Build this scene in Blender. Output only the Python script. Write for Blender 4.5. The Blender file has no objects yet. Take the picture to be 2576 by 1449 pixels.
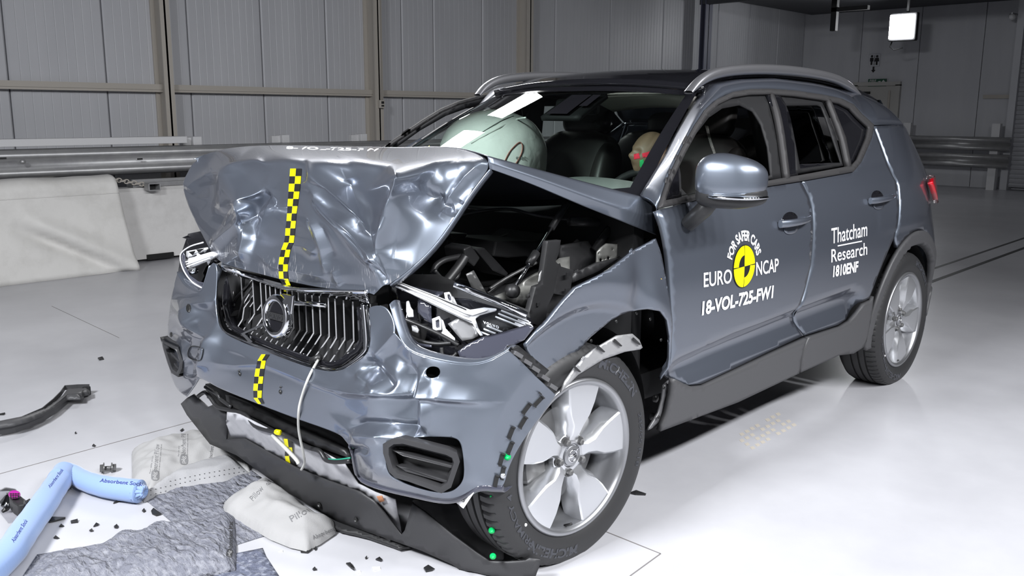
import bpy, bmesh, math, random
from mathutils import Vector, Matrix, noise
from mathutils.geometry import delaunay_2d_cdt
random.seed(7)
SC = bpy.context.scene; COL = SC.collection
# ------------------------------------------------------------------ camera
CAM = Vector((-2.0755, -2.5831, 1.4036)); YAW, PIT, ROL, FPX = .7592, .1924, .0049, 2266.8
FW = Vector((math.cos(PIT)*math.cos(YAW), math.cos(PIT)*math.sin(YAW), -math.sin(PIT)))
_R = Vector((math.sin(YAW), -math.cos(YAW), 0)); _U = _R.cross(FW)
RT = _R*math.cos(ROL) + _U*math.sin(ROL); UP = _U*math.cos(ROL) - _R*math.sin(ROL)
cd = bpy.data.cameras.new('camera'); cam = bpy.data.objects.new('camera', cd); COL.objects.link(cam)
cd.sensor_width = 36; cd.lens = FPX/2576*36; cd.clip_start = .05; cd.clip_end = 200
m = Matrix((RT, UP, -FW)).transposed().to_4x4(); m.translation = CAM; cam.matrix_world = m
SC.camera = cam
# ------------------------------------------------------------------ world, lamps, exposure
wd = bpy.data.worlds.new('hall_air'); SC.world = wd; wd.use_nodes = True
wd.node_tree.nodes['Background'].inputs[0].default_value = (.75, .8, 1, 1)
wd.node_tree.nodes['Background'].inputs[1].default_value = .075
def area(name, loc, target, size, power, col=(1, .98, .96), sy=None, spread=180):
    l = bpy.data.lights.new(name, 'AREA'); l.energy = power; l.color = col; l.size = size
    l.spread = math.radians(spread)
    if sy: l.shape = 'RECTANGLE'; l.size_y = sy
    o = bpy.data.objects.new(name, l); COL.objects.link(o); o.location = loc
    o.rotation_euler = (Vector(target)-Vector(loc)).to_track_quat('-Z', 'Y').to_euler()
    return o
for k in range(6): area('floodlight_side_row', (-2.6+1.05*k, -4.7, 3.9), (-.6+.5*k, -.8, .3), .34, 52, (.97, .98, 1), .3, 125)
area('floodlight_rig_front', (-4.0, -.5, 3.7), (-.5, 0, .5), 1.1, 215, (.95, .97, 1), .6, 120)
area('floodlight_wall_near', (2.6, 4.6, 4.0), (-.9, .5, .0), .75, 18, (1, 1, 1), .8, 85)
area('floodlight_wall_far', (4.2, 4.95, 4.6), (-.2, .6, .0), .75, 15, (1, 1, 1), .8, 85)
area('added_fill_front', (-6.5, -1.5, 5.6), (-9.9, -1.0, 1.6), 1.2, 200, (.97, .98, 1), 1.2, 120)  # added lamp: brightens the front wall that chrome and paint mirror
SC.view_settings.view_transform = 'Standard'; SC.view_settings.look = 'None'
SC.view_settings.gamma = 1; SC.view_settings.exposure = 0; SC.view_settings.use_curve_mapping = False

# ------------------------------------------------------------------ helpers
def ray(u, v): return FW + RT*((u-1288)/FPX) - UP*((v-724.5)/FPX)
def P(u, v, ax, val):
    """the point of plane ax = val seen at photo position u, v"""
    i = 'xyz'.index(ax); d = ray(u, v); return CAM + d*((val-CAM[i])/d[i])
def PX(pts, ax, val): return [P(u, v, ax, val) for u, v in pts]
def mat(name, col, rough=.5, metal=0, coat=0, spec=.5, coat_rough=.03, alpha=None, trans=0, ior=1.45, emit=None, es=0, bump=None, var=None, sheen=0):
    m = bpy.data.materials.new(name); m.use_nodes = True; nt = m.node_tree; b = nt.nodes['Principled BSDF']
    I = b.inputs
    I['Base Color'].default_value = (*col, 1); I['Roughness'].default_value = rough; I['Metallic'].default_value = metal
    I['Coat Weight'].default_value = coat; I['Coat Roughness'].default_value = coat_rough; I['Specular IOR Level'].default_value = spec
    I['Transmission Weight'].default_value = trans; I['IOR'].default_value = ior
    if sheen: I['Sheen Weight'].default_value = sheen
    if emit: I['Emission Color'].default_value = (*emit, 1); I['Emission Strength'].default_value = es
    if bump or var: tc = nt.nodes.new('ShaderNodeTexCoord')
    if bump:
        scale, strength, dist = bump[:3]
        n = nt.nodes.new('ShaderNodeTexNoise'); n.inputs['Scale'].default_value = scale; n.inputs['Detail'].default_value = 5
        if len(bump) > 3:
            mp = nt.nodes.new('ShaderNodeMapping'); mp.inputs['Scale'].default_value = bump[3]
            nt.links.new(tc.outputs['Object'], mp.inputs[0]); nt.links.new(mp.outputs[0], n.inputs['Vector'])
        else: nt.links.new(tc.outputs['Object'], n.inputs['Vector'])
        bp = nt.nodes.new('ShaderNodeBump'); bp.inputs['Strength'].default_value = strength; bp.inputs['Distance'].default_value = dist
        nt.links.new(n.outputs['Fac'], bp.inputs['Height']); nt.links.new(bp.outputs[0], I['Normal'])
    if var:
        scale, c2, lo, hi = var[:4]
        n = nt.nodes.new('ShaderNodeTexNoise'); n.inputs['Scale'].default_value = scale; n.inputs['Detail'].default_value = 8; n.inputs['Roughness'].default_value = .62
        if len(var) > 4:
            mp = nt.nodes.new('ShaderNodeMapping'); mp.inputs['Scale'].default_value = var[4]
            nt.links.new(tc.outputs['Object'], mp.inputs[0]); nt.links.new(mp.outputs[0], n.inputs['Vector'])
        else: nt.links.new(tc.outputs['Object'], n.inputs['Vector'])
        r = nt.nodes.new('ShaderNodeMapRange'); r.inputs['From Min'].default_value = lo; r.inputs['From Max'].default_value = hi
        mx = nt.nodes.new('ShaderNodeMix'); mx.data_type = 'RGBA'
        mx.inputs[6].default_value = (*col, 1); mx.inputs[7].default_value = (*c2, 1)
        nt.links.new(n.outputs['Fac'], r.inputs['Value']); nt.links.new(r.outputs[0], mx.inputs[0]); nt.links.new(mx.outputs[2], I['Base Color'])
    return m
def tag(o, label=None, cat=None, group=None, kind=None):
    for k, v in (('label', label), ('category', cat), ('group', group), ('kind', kind)):
        if v: o[k] = v
    return o
def empty(name, loc, label=None, cat=None, group=None, kind=None, parent=None):
    o = bpy.data.objects.new(name, None); COL.objects.link(o); o.location = loc; o.empty_display_size = .1
    if parent: o.parent = parent
    return tag(o, label, cat, group, kind)
def link(name, me, mt=None, parent=None, smooth=True):
    o = bpy.data.objects.new(name, me); COL.objects.link(o)
    if mt:
        for q in (mt if isinstance(mt, (list, tuple)) else [mt]): me.materials.append(q)
    if parent:
        o.parent = parent
        off = Vector(); q = parent
        while q: off += q.location; q = q.parent
        if off.length > 0: me.transform(Matrix.Translation(-off))
    if smooth:
        for p in me.polygons: p.use_smooth = True
    return o
def mesh(name, vs, fs, mt=None, parent=None, smooth=True):
    me = bpy.data.meshes.new(name); me.from_pydata([tuple(v) for v in vs], [], fs); me.validate()
    return link(name, me, mt, parent, smooth)
def subsurf(o, n=2, cc=True):
    s = o.modifiers.new('sub', 'SUBSURF'); s.levels = s.render_levels = n; s.boundary_smooth = 'PRESERVE_CORNERS'
    if not cc: s.subdivision_type = 'SIMPLE'
    return o
def solid(o, t, off=-1):
    s = o.modifiers.new('solid', 'SOLIDIFY'); s.thickness = t; s.offset = off; return o
def bevel(o, w, seg=2, ang=40):
    b = o.modifiers.new('bev', 'BEVEL'); b.width = w; b.segments = seg; b.limit_method = 'ANGLE'; b.angle_limit = math.radians(ang)
    return o
def autosmooth(o, ang=35):
    me = o.data
    bm = bmesh.new(); bm.from_mesh(me)
    for e in bm.edges:
        if len(e.link_faces) == 2 and e.calc_face_angle(0) > math.radians(ang): e.smooth = False
    bm.to_mesh(me); bm.free(); return o
class MB:
    """collects shapes into ONE mesh"""
    def __init__(s): s.v = []; s.f = []
    def add(s, vs, fs):
        k = len(s.v); s.v += [Vector(v) for v in vs]; s.f += [tuple(i+k for i in f) for f in fs]; return s
    def box(s, c, d, ax=None):
        """c centre, d full sizes, ax optional 3 axis vectors"""
        c = Vector(c); X, Y, Z = ax or (Vector((1, 0, 0)), Vector((0, 1, 0)), Vector((0, 0, 1)))
        vs = [c+X*(d[0]/2*i)+Y*(d[1]/2*j)+Z*(d[2]/2*k) for i in (-1, 1) for j in (-1, 1) for k in (-1, 1)]
        return s.add(vs, [(0, 1, 3, 2), (4, 6, 7, 5), (0, 4, 5, 1), (2, 3, 7, 6), (0, 2, 6, 4), (1, 5, 7, 3)])
    def prism(s, pts, vec):
        """closed outline extruded along vec"""
        n = len(pts); vec = Vector(vec); a = [Vector(p) for p in pts]
        s.add(a+[p+vec for p in a], [tuple(range(n))[::-1], tuple(range(n, 2*n))]+[(i, (i+1) % n, n+(i+1) % n, n+i) for i in range(n)])
        return s
    def tube(s, pts, r, n=10, caps=True, flat=None):
        pts = [Vector(p) for p in pts]; L = len(pts); rs = r if isinstance(r, (list, tuple)) else [r]*L
        t0 = (pts[1]-pts[0]).normalized(); up = Vector((0, 0, 1)) if abs(t0.z) < .9 else Vector((1, 0, 0))
        nx = t0.cross(up).normalized(); vs = []; fs = []
        for i, p in enumerate(pts):
            t = (pts[min(i+1, L-1)]-pts[max(i-1, 0)]).normalized()
            nx = (nx-t*nx.dot(t)).normalized(); ny = t.cross(nx)
            for k in range(n):
                a = 2*math.pi*k/n; vs.append(p+(nx*math.cos(a)+ny*math.sin(a)*(flat or 1))*rs[i])
        for i in range(L-1):
            for k in range(n): fs.append((i*n+k, i*n+(k+1) % n, (i+1)*n+(k+1) % n, (i+1)*n+k))
        if caps: fs += [tuple(range(n))[::-1], tuple((L-1)*n+k for k in range(n))]
        return s.add(vs, fs)
    def lathe(s, prof, c, ax, n=48, ref=None, a0=0, a1=None):
        """prof [(radius, along)] round axis ax through c"""
        c = Vector(c); ax = Vector(ax).normalized(); rf = Vector(ref) if ref else (Vector((0, 0, 1)) if abs(ax.z) < .9 else Vector((1, 0, 0)))
        X = (rf-ax*rf.dot(ax)).normalized(); Y = ax.cross(X); vs = []; fs = []; full = a1 is None; m_ = n if full else n+1
        for k in range(m_):
            a = a0+(2*math.pi if full else a1-a0)*k/n; d = X*math.cos(a)+Y*math.sin(a)
            vs += [c+d*r+ax*h for r, h in prof]
        L = len(prof)
        for k in range(n):
            for i in range(L-1): fs.append((k*L+i, ((k+1) % m_)*L+i, ((k+1) % m_)*L+i+1, k*L+i+1))
        return s.add(vs, fs)
    def grid(s, rows, close=False):
        n = len(rows[0]); vs = [p for r in rows for p in r]; fs = []
        for i in range(len(rows)-1):
            for k in range(n-(0 if close else 1)): fs.append((i*n+k, i*n+(k+1) % n, (i+1)*n+(k+1) % n, (i+1)*n+k))
        return s.add(vs, fs)
    def build(s, name, mt=None, parent=None, smooth=False, ang=None):
        o = mesh(name, s.v, s.f, mt, parent, smooth or ang is not None)
        bm = bmesh.new(); bm.from_mesh(o.data); bmesh.ops.recalc_face_normals(bm, faces=bm.faces); bm.to_mesh(o.data); bm.free()
        if ang is not None: autosmooth(o, ang)
        return o
def face_cam(o):
    """turn an open sheet so that its front looks at the viewer's side"""
    me = o.data; off = Vector(); q = o.parent
    while q: off += q.location; q = q.parent
    bm = bmesh.new(); bm.from_mesh(me); bmesh.ops.recalc_face_normals(bm, faces=bm.faces)
    sgn = sum((CAM-off-f.calc_center_median()).normalized().dot(f.normal)*f.calc_area() for f in bm.faces)
    if sgn < 0: bmesh.ops.reverse_faces(bm, faces=bm.faces)
    bm.to_mesh(me); bm.free(); return o
def inside(p, poly):
    x, y = p; c = False; j = len(poly)-1
    for i in range(len(poly)):
        xi, yi = poly[i]; xj, yj = poly[j]
        if (yi > y) != (yj > y) and x < (xj-xi)*(y-yi)/(yj-yi)+xi: c = not c
        j = i
    return c
def dens(poly, step, closed=True):
    out = []; n = len(poly)
    for i in range(n if closed else n-1):
        a, b = poly[i], poly[(i+1) % n]; L = math.dist(a, b); k = max(1, int(L/step+.5))
        out += [(a[0]+(b[0]-a[0])*t/k, a[1]+(b[1]-a[1])*t/k) for t in range(k)]
    if not closed: out.append(poly[-1])
    return out
def smooth_poly(poly, n=2, closed=True):
    """Chaikin corner cutting"""
    for _ in range(n):
        q = []; L = len(poly)
        for i in range(L if closed else L-1):
            a, b = poly[i], poly[(i+1) % L]
            q += [tuple(x*.75+y*.25 for x, y in zip(a, b)), tuple(x*.25+y*.75 for x, y in zip(a, b))]
        poly = q if closed else [poly[0]]+q+[poly[-1]]
    return poly
def dist_seg(p, a, b):
    dx, dy = b[0]-a[0], b[1]-a[1]; L = dx*dx+dy*dy
    t = 0 if L == 0 else max(0, min(1, ((p[0]-a[0])*dx+(p[1]-a[1])*dy)/L))
    return math.hypot(p[0]-a[0]-dx*t, p[1]-a[1]-dy*t)
def dist_line(p, pl): return min(dist_seg(p, pl[i], pl[i+1]) for i in range(len(pl)-1))
def field(name, outline, fn, step, mt, parent=None, holes=(), thick=.004, extra=(), jit=0):
    """sheet over a flat outline (with holes), each point lifted by fn(a, b)"""
    loops = [dens(outline, step)]+[dens(h, step) for h in holes]
    vs = []; es = []
    for L in loops:
        k = len(vs); vs += L; es += [(k+i, k+(i+1) % len(L)) for i in range(len(L))]
    for ln in extra:
        L = dens(ln, step, False); k = len(vs); vs += L; es += [(k+i, k+i+1) for i in range(len(L)-1)]
    bd = list(vs); cell = {}
    for p in bd: cell.setdefault((int(p[0]//step), int(p[1]//step)), []).append(p)
    x0, x1 = min(p[0] for p in outline), max(p[0] for p in outline); y0, y1 = min(p[1] for p in outline), max(p[1] for p in outline)
    r = 0; y = y0
    while y < y1:
        x = x0+(step/2 if r % 2 else 0)
        while x < x1:
            if inside((x, y), outline) and not any(inside((x, y), h) for h in holes):
                ci, cj = int(x//step), int(y//step)
                if all(math.dist(q, (x, y)) > step*.55 for i in (-1, 0, 1) for j in (-1, 0, 1) for q in cell.get((ci+i, cj+j), ())): vs.append((x, y))
            x += step
        y += step*.87; r += 1
    V, E_, F_, *_ = delaunay_2d_cdt([Vector(p) for p in vs], es, [], 0, 1e-6)
    fs = []
    for f in F_:
        c = (sum(V[i][0] for i in f)/len(f), sum(V[i][1] for i in f)/len(f))
        if inside(c, outline) and not any(inside(c, h) for h in holes): fs.append(tuple(f))
    o = mesh(name, [fn(p[0], p[1]) for p in V], fs, mt, parent); face_cam(o)
    if thick: solid(o, thick)
    return o
def crumple(name, pts, outline, creases, mt, parent=None, holes=(), levels=3, thick=.003, sharp=.7, soft=(), folds=()):
    """buckled sheet metal: pts {key: (u, v, axis, value)}; outline / holes / creases are lists of keys"""
    keys = list(pts); idx = {k: i for i, k in enumerate(keys)}
    uv = [Vector((pts[k][0], pts[k][1])) for k in keys]; es = []
    for L in [outline]+list(holes): es += [(idx[L[i]], idx[L[(i+1) % len(L)]]) for i in range(len(L))]
    cr = {}
    for s_, group in ((sharp, creases), (sharp*.45, soft)):
        for L in group:
            for i in range(len(L)-1): es.append((idx[L[i]], idx[L[i+1]])); cr[frozenset((idx[L[i]], idx[L[i+1]]))] = s_
    V, E_, F_, vo, *_ = delaunay_2d_cdt(uv, es, [], 0, 1e-4)
    poly = [tuple(pts[k][:2]) for k in outline]; hp = [[tuple(pts[k][:2]) for k in h] for h in holes]
    pos = []
    for i, p in enumerate(V):
        if vo[i]: k = keys[vo[i][0]]; u, v, ax, val = pts[k]; pos.append(P(u, v, ax, val))
        else: pos.append(None); print('crumple: crossing in', name, tuple(p))
    bad = [i for i, q in enumerate(pos) if q is None]
    for i in bad:
        near = sorted((math.dist(V[i], V[j]), j) for j in range(len(V)) if pos[j] is not None)[:2]
        d0, d1 = near[0][0]+1e-6, near[1][0]+1e-6; pos[i] = (pos[near[0][1]]/d0+pos[near[1][1]]/d1)/(1/d0+1/d1)
    fs = []
    for f in F_:
        c = (sum(V[i][0] for i in f)/len(f), sum(V[i][1] for i in f)/len(f))
        if inside(c, poly) and not any(inside(c, h) for h in hp): fs.append(tuple(f))
    used = sorted({i for f in fs for i in f}); rm = {i: k for k, i in enumerate(used)}
    o = mesh(name, [pos[i] for i in used], [tuple(rm[i] for i in f) for f in fs], mt, parent)
    face_cam(o)
    bm = bmesh.new(); bm.from_mesh(o.data)
    ly = bm.edges.layers.float.get('crease_edge') or bm.edges.layers.float.new('crease_edge')
    inv = {}
    for i, k in rm.items():
        if vo[i]: inv[k] = vo[i][0]
    bmesh.ops.join_triangles(bm, faces=bm.faces[:], angle_face_threshold=.35, angle_shape_threshold=.6)
    for e in bm.edges:
        k = frozenset((inv.get(e.verts[0].index), inv.get(e.verts[1].index)))
        if k in cr: e[ly] = cr[k]
    bm.to_mesh(o.data); bm.free()
    subsurf(o, levels)
    if folds: press_folds(o, folds)
    if thick: solid(o, thick)
    return o
def to_px(p):
    d = p-CAM; z = d.dot(FW); return (1288+FPX*d.dot(RT)/z, 724.5-FPX*d.dot(UP)/z)
def press_folds(o, folds):
    """presses sharp ridges (+) and valleys (-) into fine sheet metal along lines: (line, height, width left, width right, power)"""
    bpy.context.view_layer.update(); dg = bpy.context.evaluated_depsgraph_get()
    me = bpy.data.meshes.new_from_object(o.evaluated_get(dg)); o.modifiers.clear(); old = o.data; o.data = me; bpy.data.meshes.remove(old)
    for p in me.polygons: p.use_smooth = True
    mw = o.matrix_world; W_ = [mw @ v.co for v in me.vertices]; uv = [to_px(w) for w in W_]; dx = [0.0]*len(W_)
    for ln, h, wl, wr, pw in folds:
        m_ = max(wl, wr); x0, x1 = min(p[0] for p in ln)-m_, max(p[0] for p in ln)+m_; y0, y1 = min(p[1] for p in ln)-m_, max(p[1] for p in ln)+m_
        seg = []; L = 0
        for a, b in zip(ln, ln[1:]): l = math.dist(a, b); seg.append((a, b, L, l)); L += l
        for i, (u, v) in enumerate(uv):
            if not (x0 < u < x1 and y0 < v < y1): continue
            best = 1e9
            for a, b, s0, l in seg:
                ex, ey = (b[0]-a[0])/l, (b[1]-a[1])/l; t = max(0, min(l, (u-a[0])*ex+(v-a[1])*ey)); d = math.hypot(u-a[0]-ex*t, v-a[1]-ey*t)
                if d < best: best = d; side = ex*(v-a[1])-ey*(u-a[0]); s = (s0+t)/L
            w = wr if side > 0 else wl
            if best < w:
                e = min(1, s/.18+.15)*min(1, (1-s)/.18+.15); dx[i] += .72*h*e*(1-best/w)**max(1.6, pw+.15)
    for i, v in enumerate(me.vertices): v.co.x -= dx[i]
    me.update()
def copy_tree(o, parent=None):
    c = o.copy(); COL.objects.link(c)
    if parent: c.parent = parent
    for ch in list(o.children): copy_tree(ch, c)
    return c
def text_mesh(body, size=1, bold=0, shear=0, extrude=0, align='LEFT', space=1, word=1):
    cu = bpy.data.curves.new('lettering', 'FONT'); cu.body = body; cu.size = size; cu.offset = bold; cu.shear = shear; cu.extrude = extrude
    cu.align_x = align; cu.space_character = space; cu.space_word = word; cu.resolution_u = 4; cu.fill_mode = 'FRONT' if not extrude else 'BOTH'
    ob = bpy.data.objects.new('lettering', cu); COL.objects.link(ob)
    bpy.context.view_layer.update()
    me = bpy.data.meshes.new_from_object(ob.evaluated_get(bpy.context.evaluated_depsgraph_get()))
    bpy.data.objects.remove(ob); bpy.data.curves.remove(cu)
    return [v.co.copy() for v in me.vertices], [tuple(p.vertices) for p in me.polygons]
def letter(name, body, fn, mt, parent, **kw):
    """lettering laid on a surface: fn maps unit text coordinates (0..1 across, y in cap heights) to 3D"""
    vs, fs = text_mesh(body, **kw)
    if not vs: return None
    x0 = min(v.x for v in vs); x1 = max(v.x for v in vs); h = max(v.y for v in vs if True)
    return mesh(name, [fn((v.x-x0)/(x1-x0), v.y/.7*1.0/kw.get('size', 1)) for v in vs], fs, mt, parent, smooth=False)
# ------------------------------------------------------------------ materials
M = {}
M['floor'] = mat('painted_concrete', (.48, .48, .505), .3, spec=.5, var=(1.6, (.40, .40, .425), .35, .75), bump=(60, .04, .002))
M['wallp'] = mat('cladding_grey', (.50, .505, .53), .42, spec=.4, var=(1.1, (.42, .425, .45), .3, .8, (2, 2, .25)))
M['steelp'] = mat('cream_painted_steel', (.42, .39, .35), .5)
M['steelb'] = mat('blue_grey_painted_steel', (.09, .095, .14), .5)
M['dark'] = mat('soot_black', (.012, .012, .013), .7)
M['roof'] = mat('roof_sheet', (.05, .052, .058), .6)
M['galv'] = mat('galvanised_steel', (.42, .42, .42), .42, metal=.55, var=(9, (.33, .33, .34), .3, .7))
M['whitep'] = mat('white_painted_steel', (.55, .55, .56), .45)
M['conc'] = mat('white_painted_concrete', (.60, .59, .58), .75, var=(5, (.47, .46, .45), .45, .8), bump=(40, .1, .003))
M['tarp'] = mat('white_tarpaulin', (.60, .59, .57), .5, var=(4, (.47, .46, .44), .45, .8), bump=(6, .25, .02))
M['doorp'] = mat('door_cream', (.40, .39, .37), .5)
M['slot'] = mat('slot_black', (.006, .006, .006), .5)
M['green'] = mat('sign_green', (.004, .06, .03), .4)
M['signw'] = mat('sign_white', (.5, .5, .5), .4)
M['seam'] = mat('floor_seam', (.16, .15, .15), .7)
M['lamp'] = mat('lamp_glow', (1, 1, 1), .4, emit=(.95, .97, 1), es=60)
WY = 6.9; EX = 17.2
# ------------------------------------------------------------------ setting
fl = MB().box((3.8, -1, -.05), (28, 24, .1)).build('floor', M['floor']); tag(fl, kind='structure')
b = MB()
sx = sorted(P(u, 120, 'y', WY).x for u in (-90, 14, 262, 474, 658, 820, 1010, 1090, 1212, 1395, 1533, 1665))
sx = [-9.9, -8.6, -7.5, -6.4, -5.2, -4, -2.8, -1.7, -.7]+[x for x in sx if x > -.2]+[13.6, 14.8, 16, EX]
for x0, x1 in zip(sx, sx[1:]):
    pts = [(x0+.006, WY), (x0+.02, WY-.012)]; n = max(2, int((x1-x0)/.085))
    for k in range(1, n):
        xx = x0+.02+(x1-x0-.04)*k/n
        pts += [(xx-.006, WY-.012), (xx, WY-.0095), (xx+.006, WY-.012)]
    pts += [(x1-.02, WY-.012), (x1-.006, WY), (x1-.006, WY+.1), (x0+.006, WY+.1)]
    b.prism([(x, y, 0) for x, y in pts], (0, 0, 6))
b.box((3.6, WY+.06, 3), (27.4, .04, 6))
tag(b.build('wall_left', M['wallp']), kind='structure')
b = MB()
ys = [WY, 5.6, 4.4, 3.2, 2.0, .8, -.4, -1.6, -3, -5, -7, -9, -11]
for y0, y1 in zip(ys, ys[1:]): b.box((EX+.05, (y0+y1)/2, 3), (.1, abs(y1-y0)-.012, 6))
b.box((EX+.1, -2, 3), (.06, 18, 6))
tag(b.build('wall_back', M['wallp']), kind='structure')
b = MB()
for k in range(13): b.box((-9.95, WY-.6-k*1.2, 3), (.1, 1.188, 6))
tag(b.build('wall_front', M['wallp']), kind='structure')
b = MB()
for k in range(22): b.box((-9.4+k*1.2, -9.0, 3), (1.188, .1, 6))
tag(b.build('wall_right', M['wallp']), kind='structure')
b = MB().box((3.6, -1, 6.05), (28, 18.5, .1))
for k in range(12): b.box((-5+k*2, -2, 5.8), (.12, 18, .35))
for k in range(7): b.box((5.5, 5.5-k*2.4, 5.95), (23, .08, .12))
tag(b.build('ceiling', M['roof']), kind='structure')
b = MB().box((15.0, 1, 3.58), (4.6, 11.5, .12)).box((12.75, 1, 3.5), (.1, 11.5, .3))
tag(b.build('trim_9', M['roof']), kind='structure')
# columns and girts on the left wall
def column(name, u0, u1, y, mt, web=.22):
    x0 = P(u0, 180, 'y', y).x; x1 = P(u1, 180, 'y', y).x
    q = MB().box(((x0+x1)/2, y+.01, 3), (x1-x0, .02, 6)).box(((x0+x1)/2, y+web/2, 3), (.02, web, 6)).box(((x0+x1)/2, y+web, 3), (x1-x0, .02, 6))
    tag(q.build(name, mt), kind='structure'); return x0, x1
cols = [column('trim_1', 412, 436, WY-.24, M['steelp']), column('trim_2', 944, 963, WY-.24, M['steelp']), column('trim_3', 1327, 1341, WY-.24, M['steelp'])]
column('trim_4', 1769, 1786, WY-.3, M['steelb'], .1)
zg = P(650, 225, 'y', WY-.1).z
tag(MB().box((5.4, WY-.07, zg), (23, .10, .055)).box((5.4, WY-.105, zg-.022), (23, .01, .06)).build('trim_5', M['steelp']), kind='structure')
g2 = P(2400, 244, 'x', EX-.05)
tag(MB().box((EX-.03, 1.0, g2.z), (.07, 4.2, .07)).build('trim_6', M['steelp']), kind='structure')
# conduit with a socket on the second column
xc = P(951, 150, 'y', WY-.26).x; zc = P(957, 262, 'y', WY-.26).z
e = empty('wall_socket', (xc+.03, WY-.27, zc), 'grey socket box under a thin conduit on the second beige column', 'socket')
bevel(MB().box((xc+.03, WY-.27, zc), (.07, .05, .1)).build('socket_box', M['steelp'], e), .006)
MB().tube([(xc+.03, WY-.265, zc), (xc+.03, WY-.265, 5)], .012).build('conduit', M['steelp'], e, True)
MB().box((xc+.03, WY-.297, zc+.02), (.04, .004, .03)).box((xc+.03, WY-.297, zc-.02), (.04, .004, .02)).build('socket_plate', M['dark'], e)
# end wall: door, signs, shutter
yd0 = P(2255, 300, 'x', EX).y; yd1 = P(2150, 300, 'x', EX).y; zt = P(2200, 214, 'x', EX).z
d = empty('door_1', (EX, (yd0+yd1)/2, 0), kind='structure')
MB().box((EX-.03, (yd0+yd1)/2, zt/2), (.05, abs(yd1-yd0)-.1, zt-.05)).build('door_leaf', M['doorp'], d)
MB().box((EX-.04, yd0, zt/2), (.1, .1, zt)).box((EX-.04, yd1, zt/2), (.1, .1, zt)).box((EX-.04, (yd0+yd1)/2, zt+.02), (.1, abs(yd1-yd0)+.1, .08)).build('door_frame', M['doorp'], d)
MB().box((EX-.1, yd1-.2, zt-.16), (.06, .24, .05)).build('door_closer', M['dark'], d)
MB().tube([(EX-.08, yd0+.16, zt-.12), (EX-.08, yd0+.16, .3)], .02).box((EX-.08, yd0+.16, 1.0), (.05, .08, .16)).build('panic_bar', M['steelp'], d)
q = P(2205, 207, 'x', EX-.06)
s = empty('exit_sign', q, 'small green exit sign above the grey door', 'sign')
def wall_rect(u0, v0, u1, v1, x, t):
    a = P(u0, v0, 'x', x); c = P(u1, v1, 'x', x)
    return MB().box(((x, (a.y+c.y)/2, (a.z+c.z)/2)), (t, abs(a.y-c.y), abs(a.z-c.z)))
wall_rect(2185, 199, 2229, 217, EX-.07, .02).build('sign_board', M['green'], s)
def wtext(name, body, u, v, h, x, mt, par, bold=.02):
    a = P(u, v, 'x', x); vs, fs = text_mesh(body, size=h/.7, bold=bold*h)
    return mesh(name, [(x, a.y-c.x, a.z+c.y) for c in vs], fs, mt, par, False)
wtext('lettering', 'FIRE', 2187, 207, .055, EX-.085, M['signw'], s); wtext('lettering', 'EXIT', 2187, 216, .055, EX-.085, M['signw'], s)
a = P(2222, 208, 'x', EX-.085); b = MB()
b.prism([(a.x, a.y+.05, a.z), (a.x, a.y, a.z+.06), (a.x, a.y-.05, a.z), (a.x, a.y-.02, a.z), (a.x, a.y-.02, a.z-.06), (a.x, a.y+.02, a.z-.06), (a.x, a.y+.02, a.z)], (-.003, 0, 0))
b.build('arrow', M['signw'], s)
a = P(2211, 208, 'x', EX-.085); b = MB()
b.prism([(a.x, a.y+.03, a.z-.06), (a.x, a.y-.01, a.z+.01), (a.x, a.y+.03, a.z+.03), (a.x, a.y-.035, a.z+.035), (a.x, a.y-.03, a.z-.005), (a.x, a.y-.035, a.z-.06), (a.x, a.y-.005, a.z-.02)], (-.003, 0, 0))
b.build('running_figure', M['signw'], s)
q = P(2198, 160, 'x', EX-.02)
s = empty('toilet_sign', q, 'grey toilet sign with two figures high on the dark wall above the door', 'sign')
bevel(wall_rect(2187, 136, 2212, 167, EX-.02, .012).build('sign_board', M['wallp'], s), .02)
b = MB()
for u, sk in ((2193, 0), (2206, 1)):
    a = P(u, 151, 'x', EX-.03)
    b.lathe([(.0, .0), (.025, 0), (.025, -.004), (0, -.004)], (a.x, a.y, a.z+.075), (1, 0, 0), 12)
    b.prism([(a.x, a.y+.035, a.z+.045), (a.x, a.y-.035, a.z+.045), (a.x, a.y-.035-.015*sk, a.z-.03), (a.x, a.y-.018, a.z-.03), (a.x, a.y-.018, a.z-.1), (a.x, a.y+.018, a.z-.1), (a.x, a.y+.018, a.z-.03), (a.x, a.y+.035+.015*sk, a.z-.03)], (-.004, 0, 0))
a = P(2199.5, 151, 'x', EX-.03); b.box((a.x, a.y, a.z-.01), (.004, .008, .2))
b.build('figures', M['dark'], s)
a = P(2197, 176, 'x', EX-.012); b = MB()
b.prism([(a.x, a.y+.018, a.z+.07), (a.x, a.y+.018, a.z), (a.x, a.y+.045, a.z), (a.x, a.y, a.z-.055), (a.x, a.y-.045, a.z), (a.x, a.y-.018, a.z), (a.x, a.y-.018, a.z+.07)], (-.004, 0, 0))
tag(b.build('arrow_sign', M['dark']), 'black arrow pointing down on the dark wall under the toilet sign', 'sign')
ysh = P(2556, 300, 'x', EX-.2).y; b = MB()
for k in range(40): b.prism([(EX-.2, ysh, .05+k*.085), (EX-.24, ysh, .09+k*.085), (EX-.2, ysh, .13+k*.085)], (0, -3, 0))
tag(b.build('door_2', M['wallp']), kind='structure')
tag(MB().box((EX-.2, ysh+.06, 1.8), (.3, .12, 3.6)).build('trim_7', M['wallp']), kind='structure')
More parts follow.
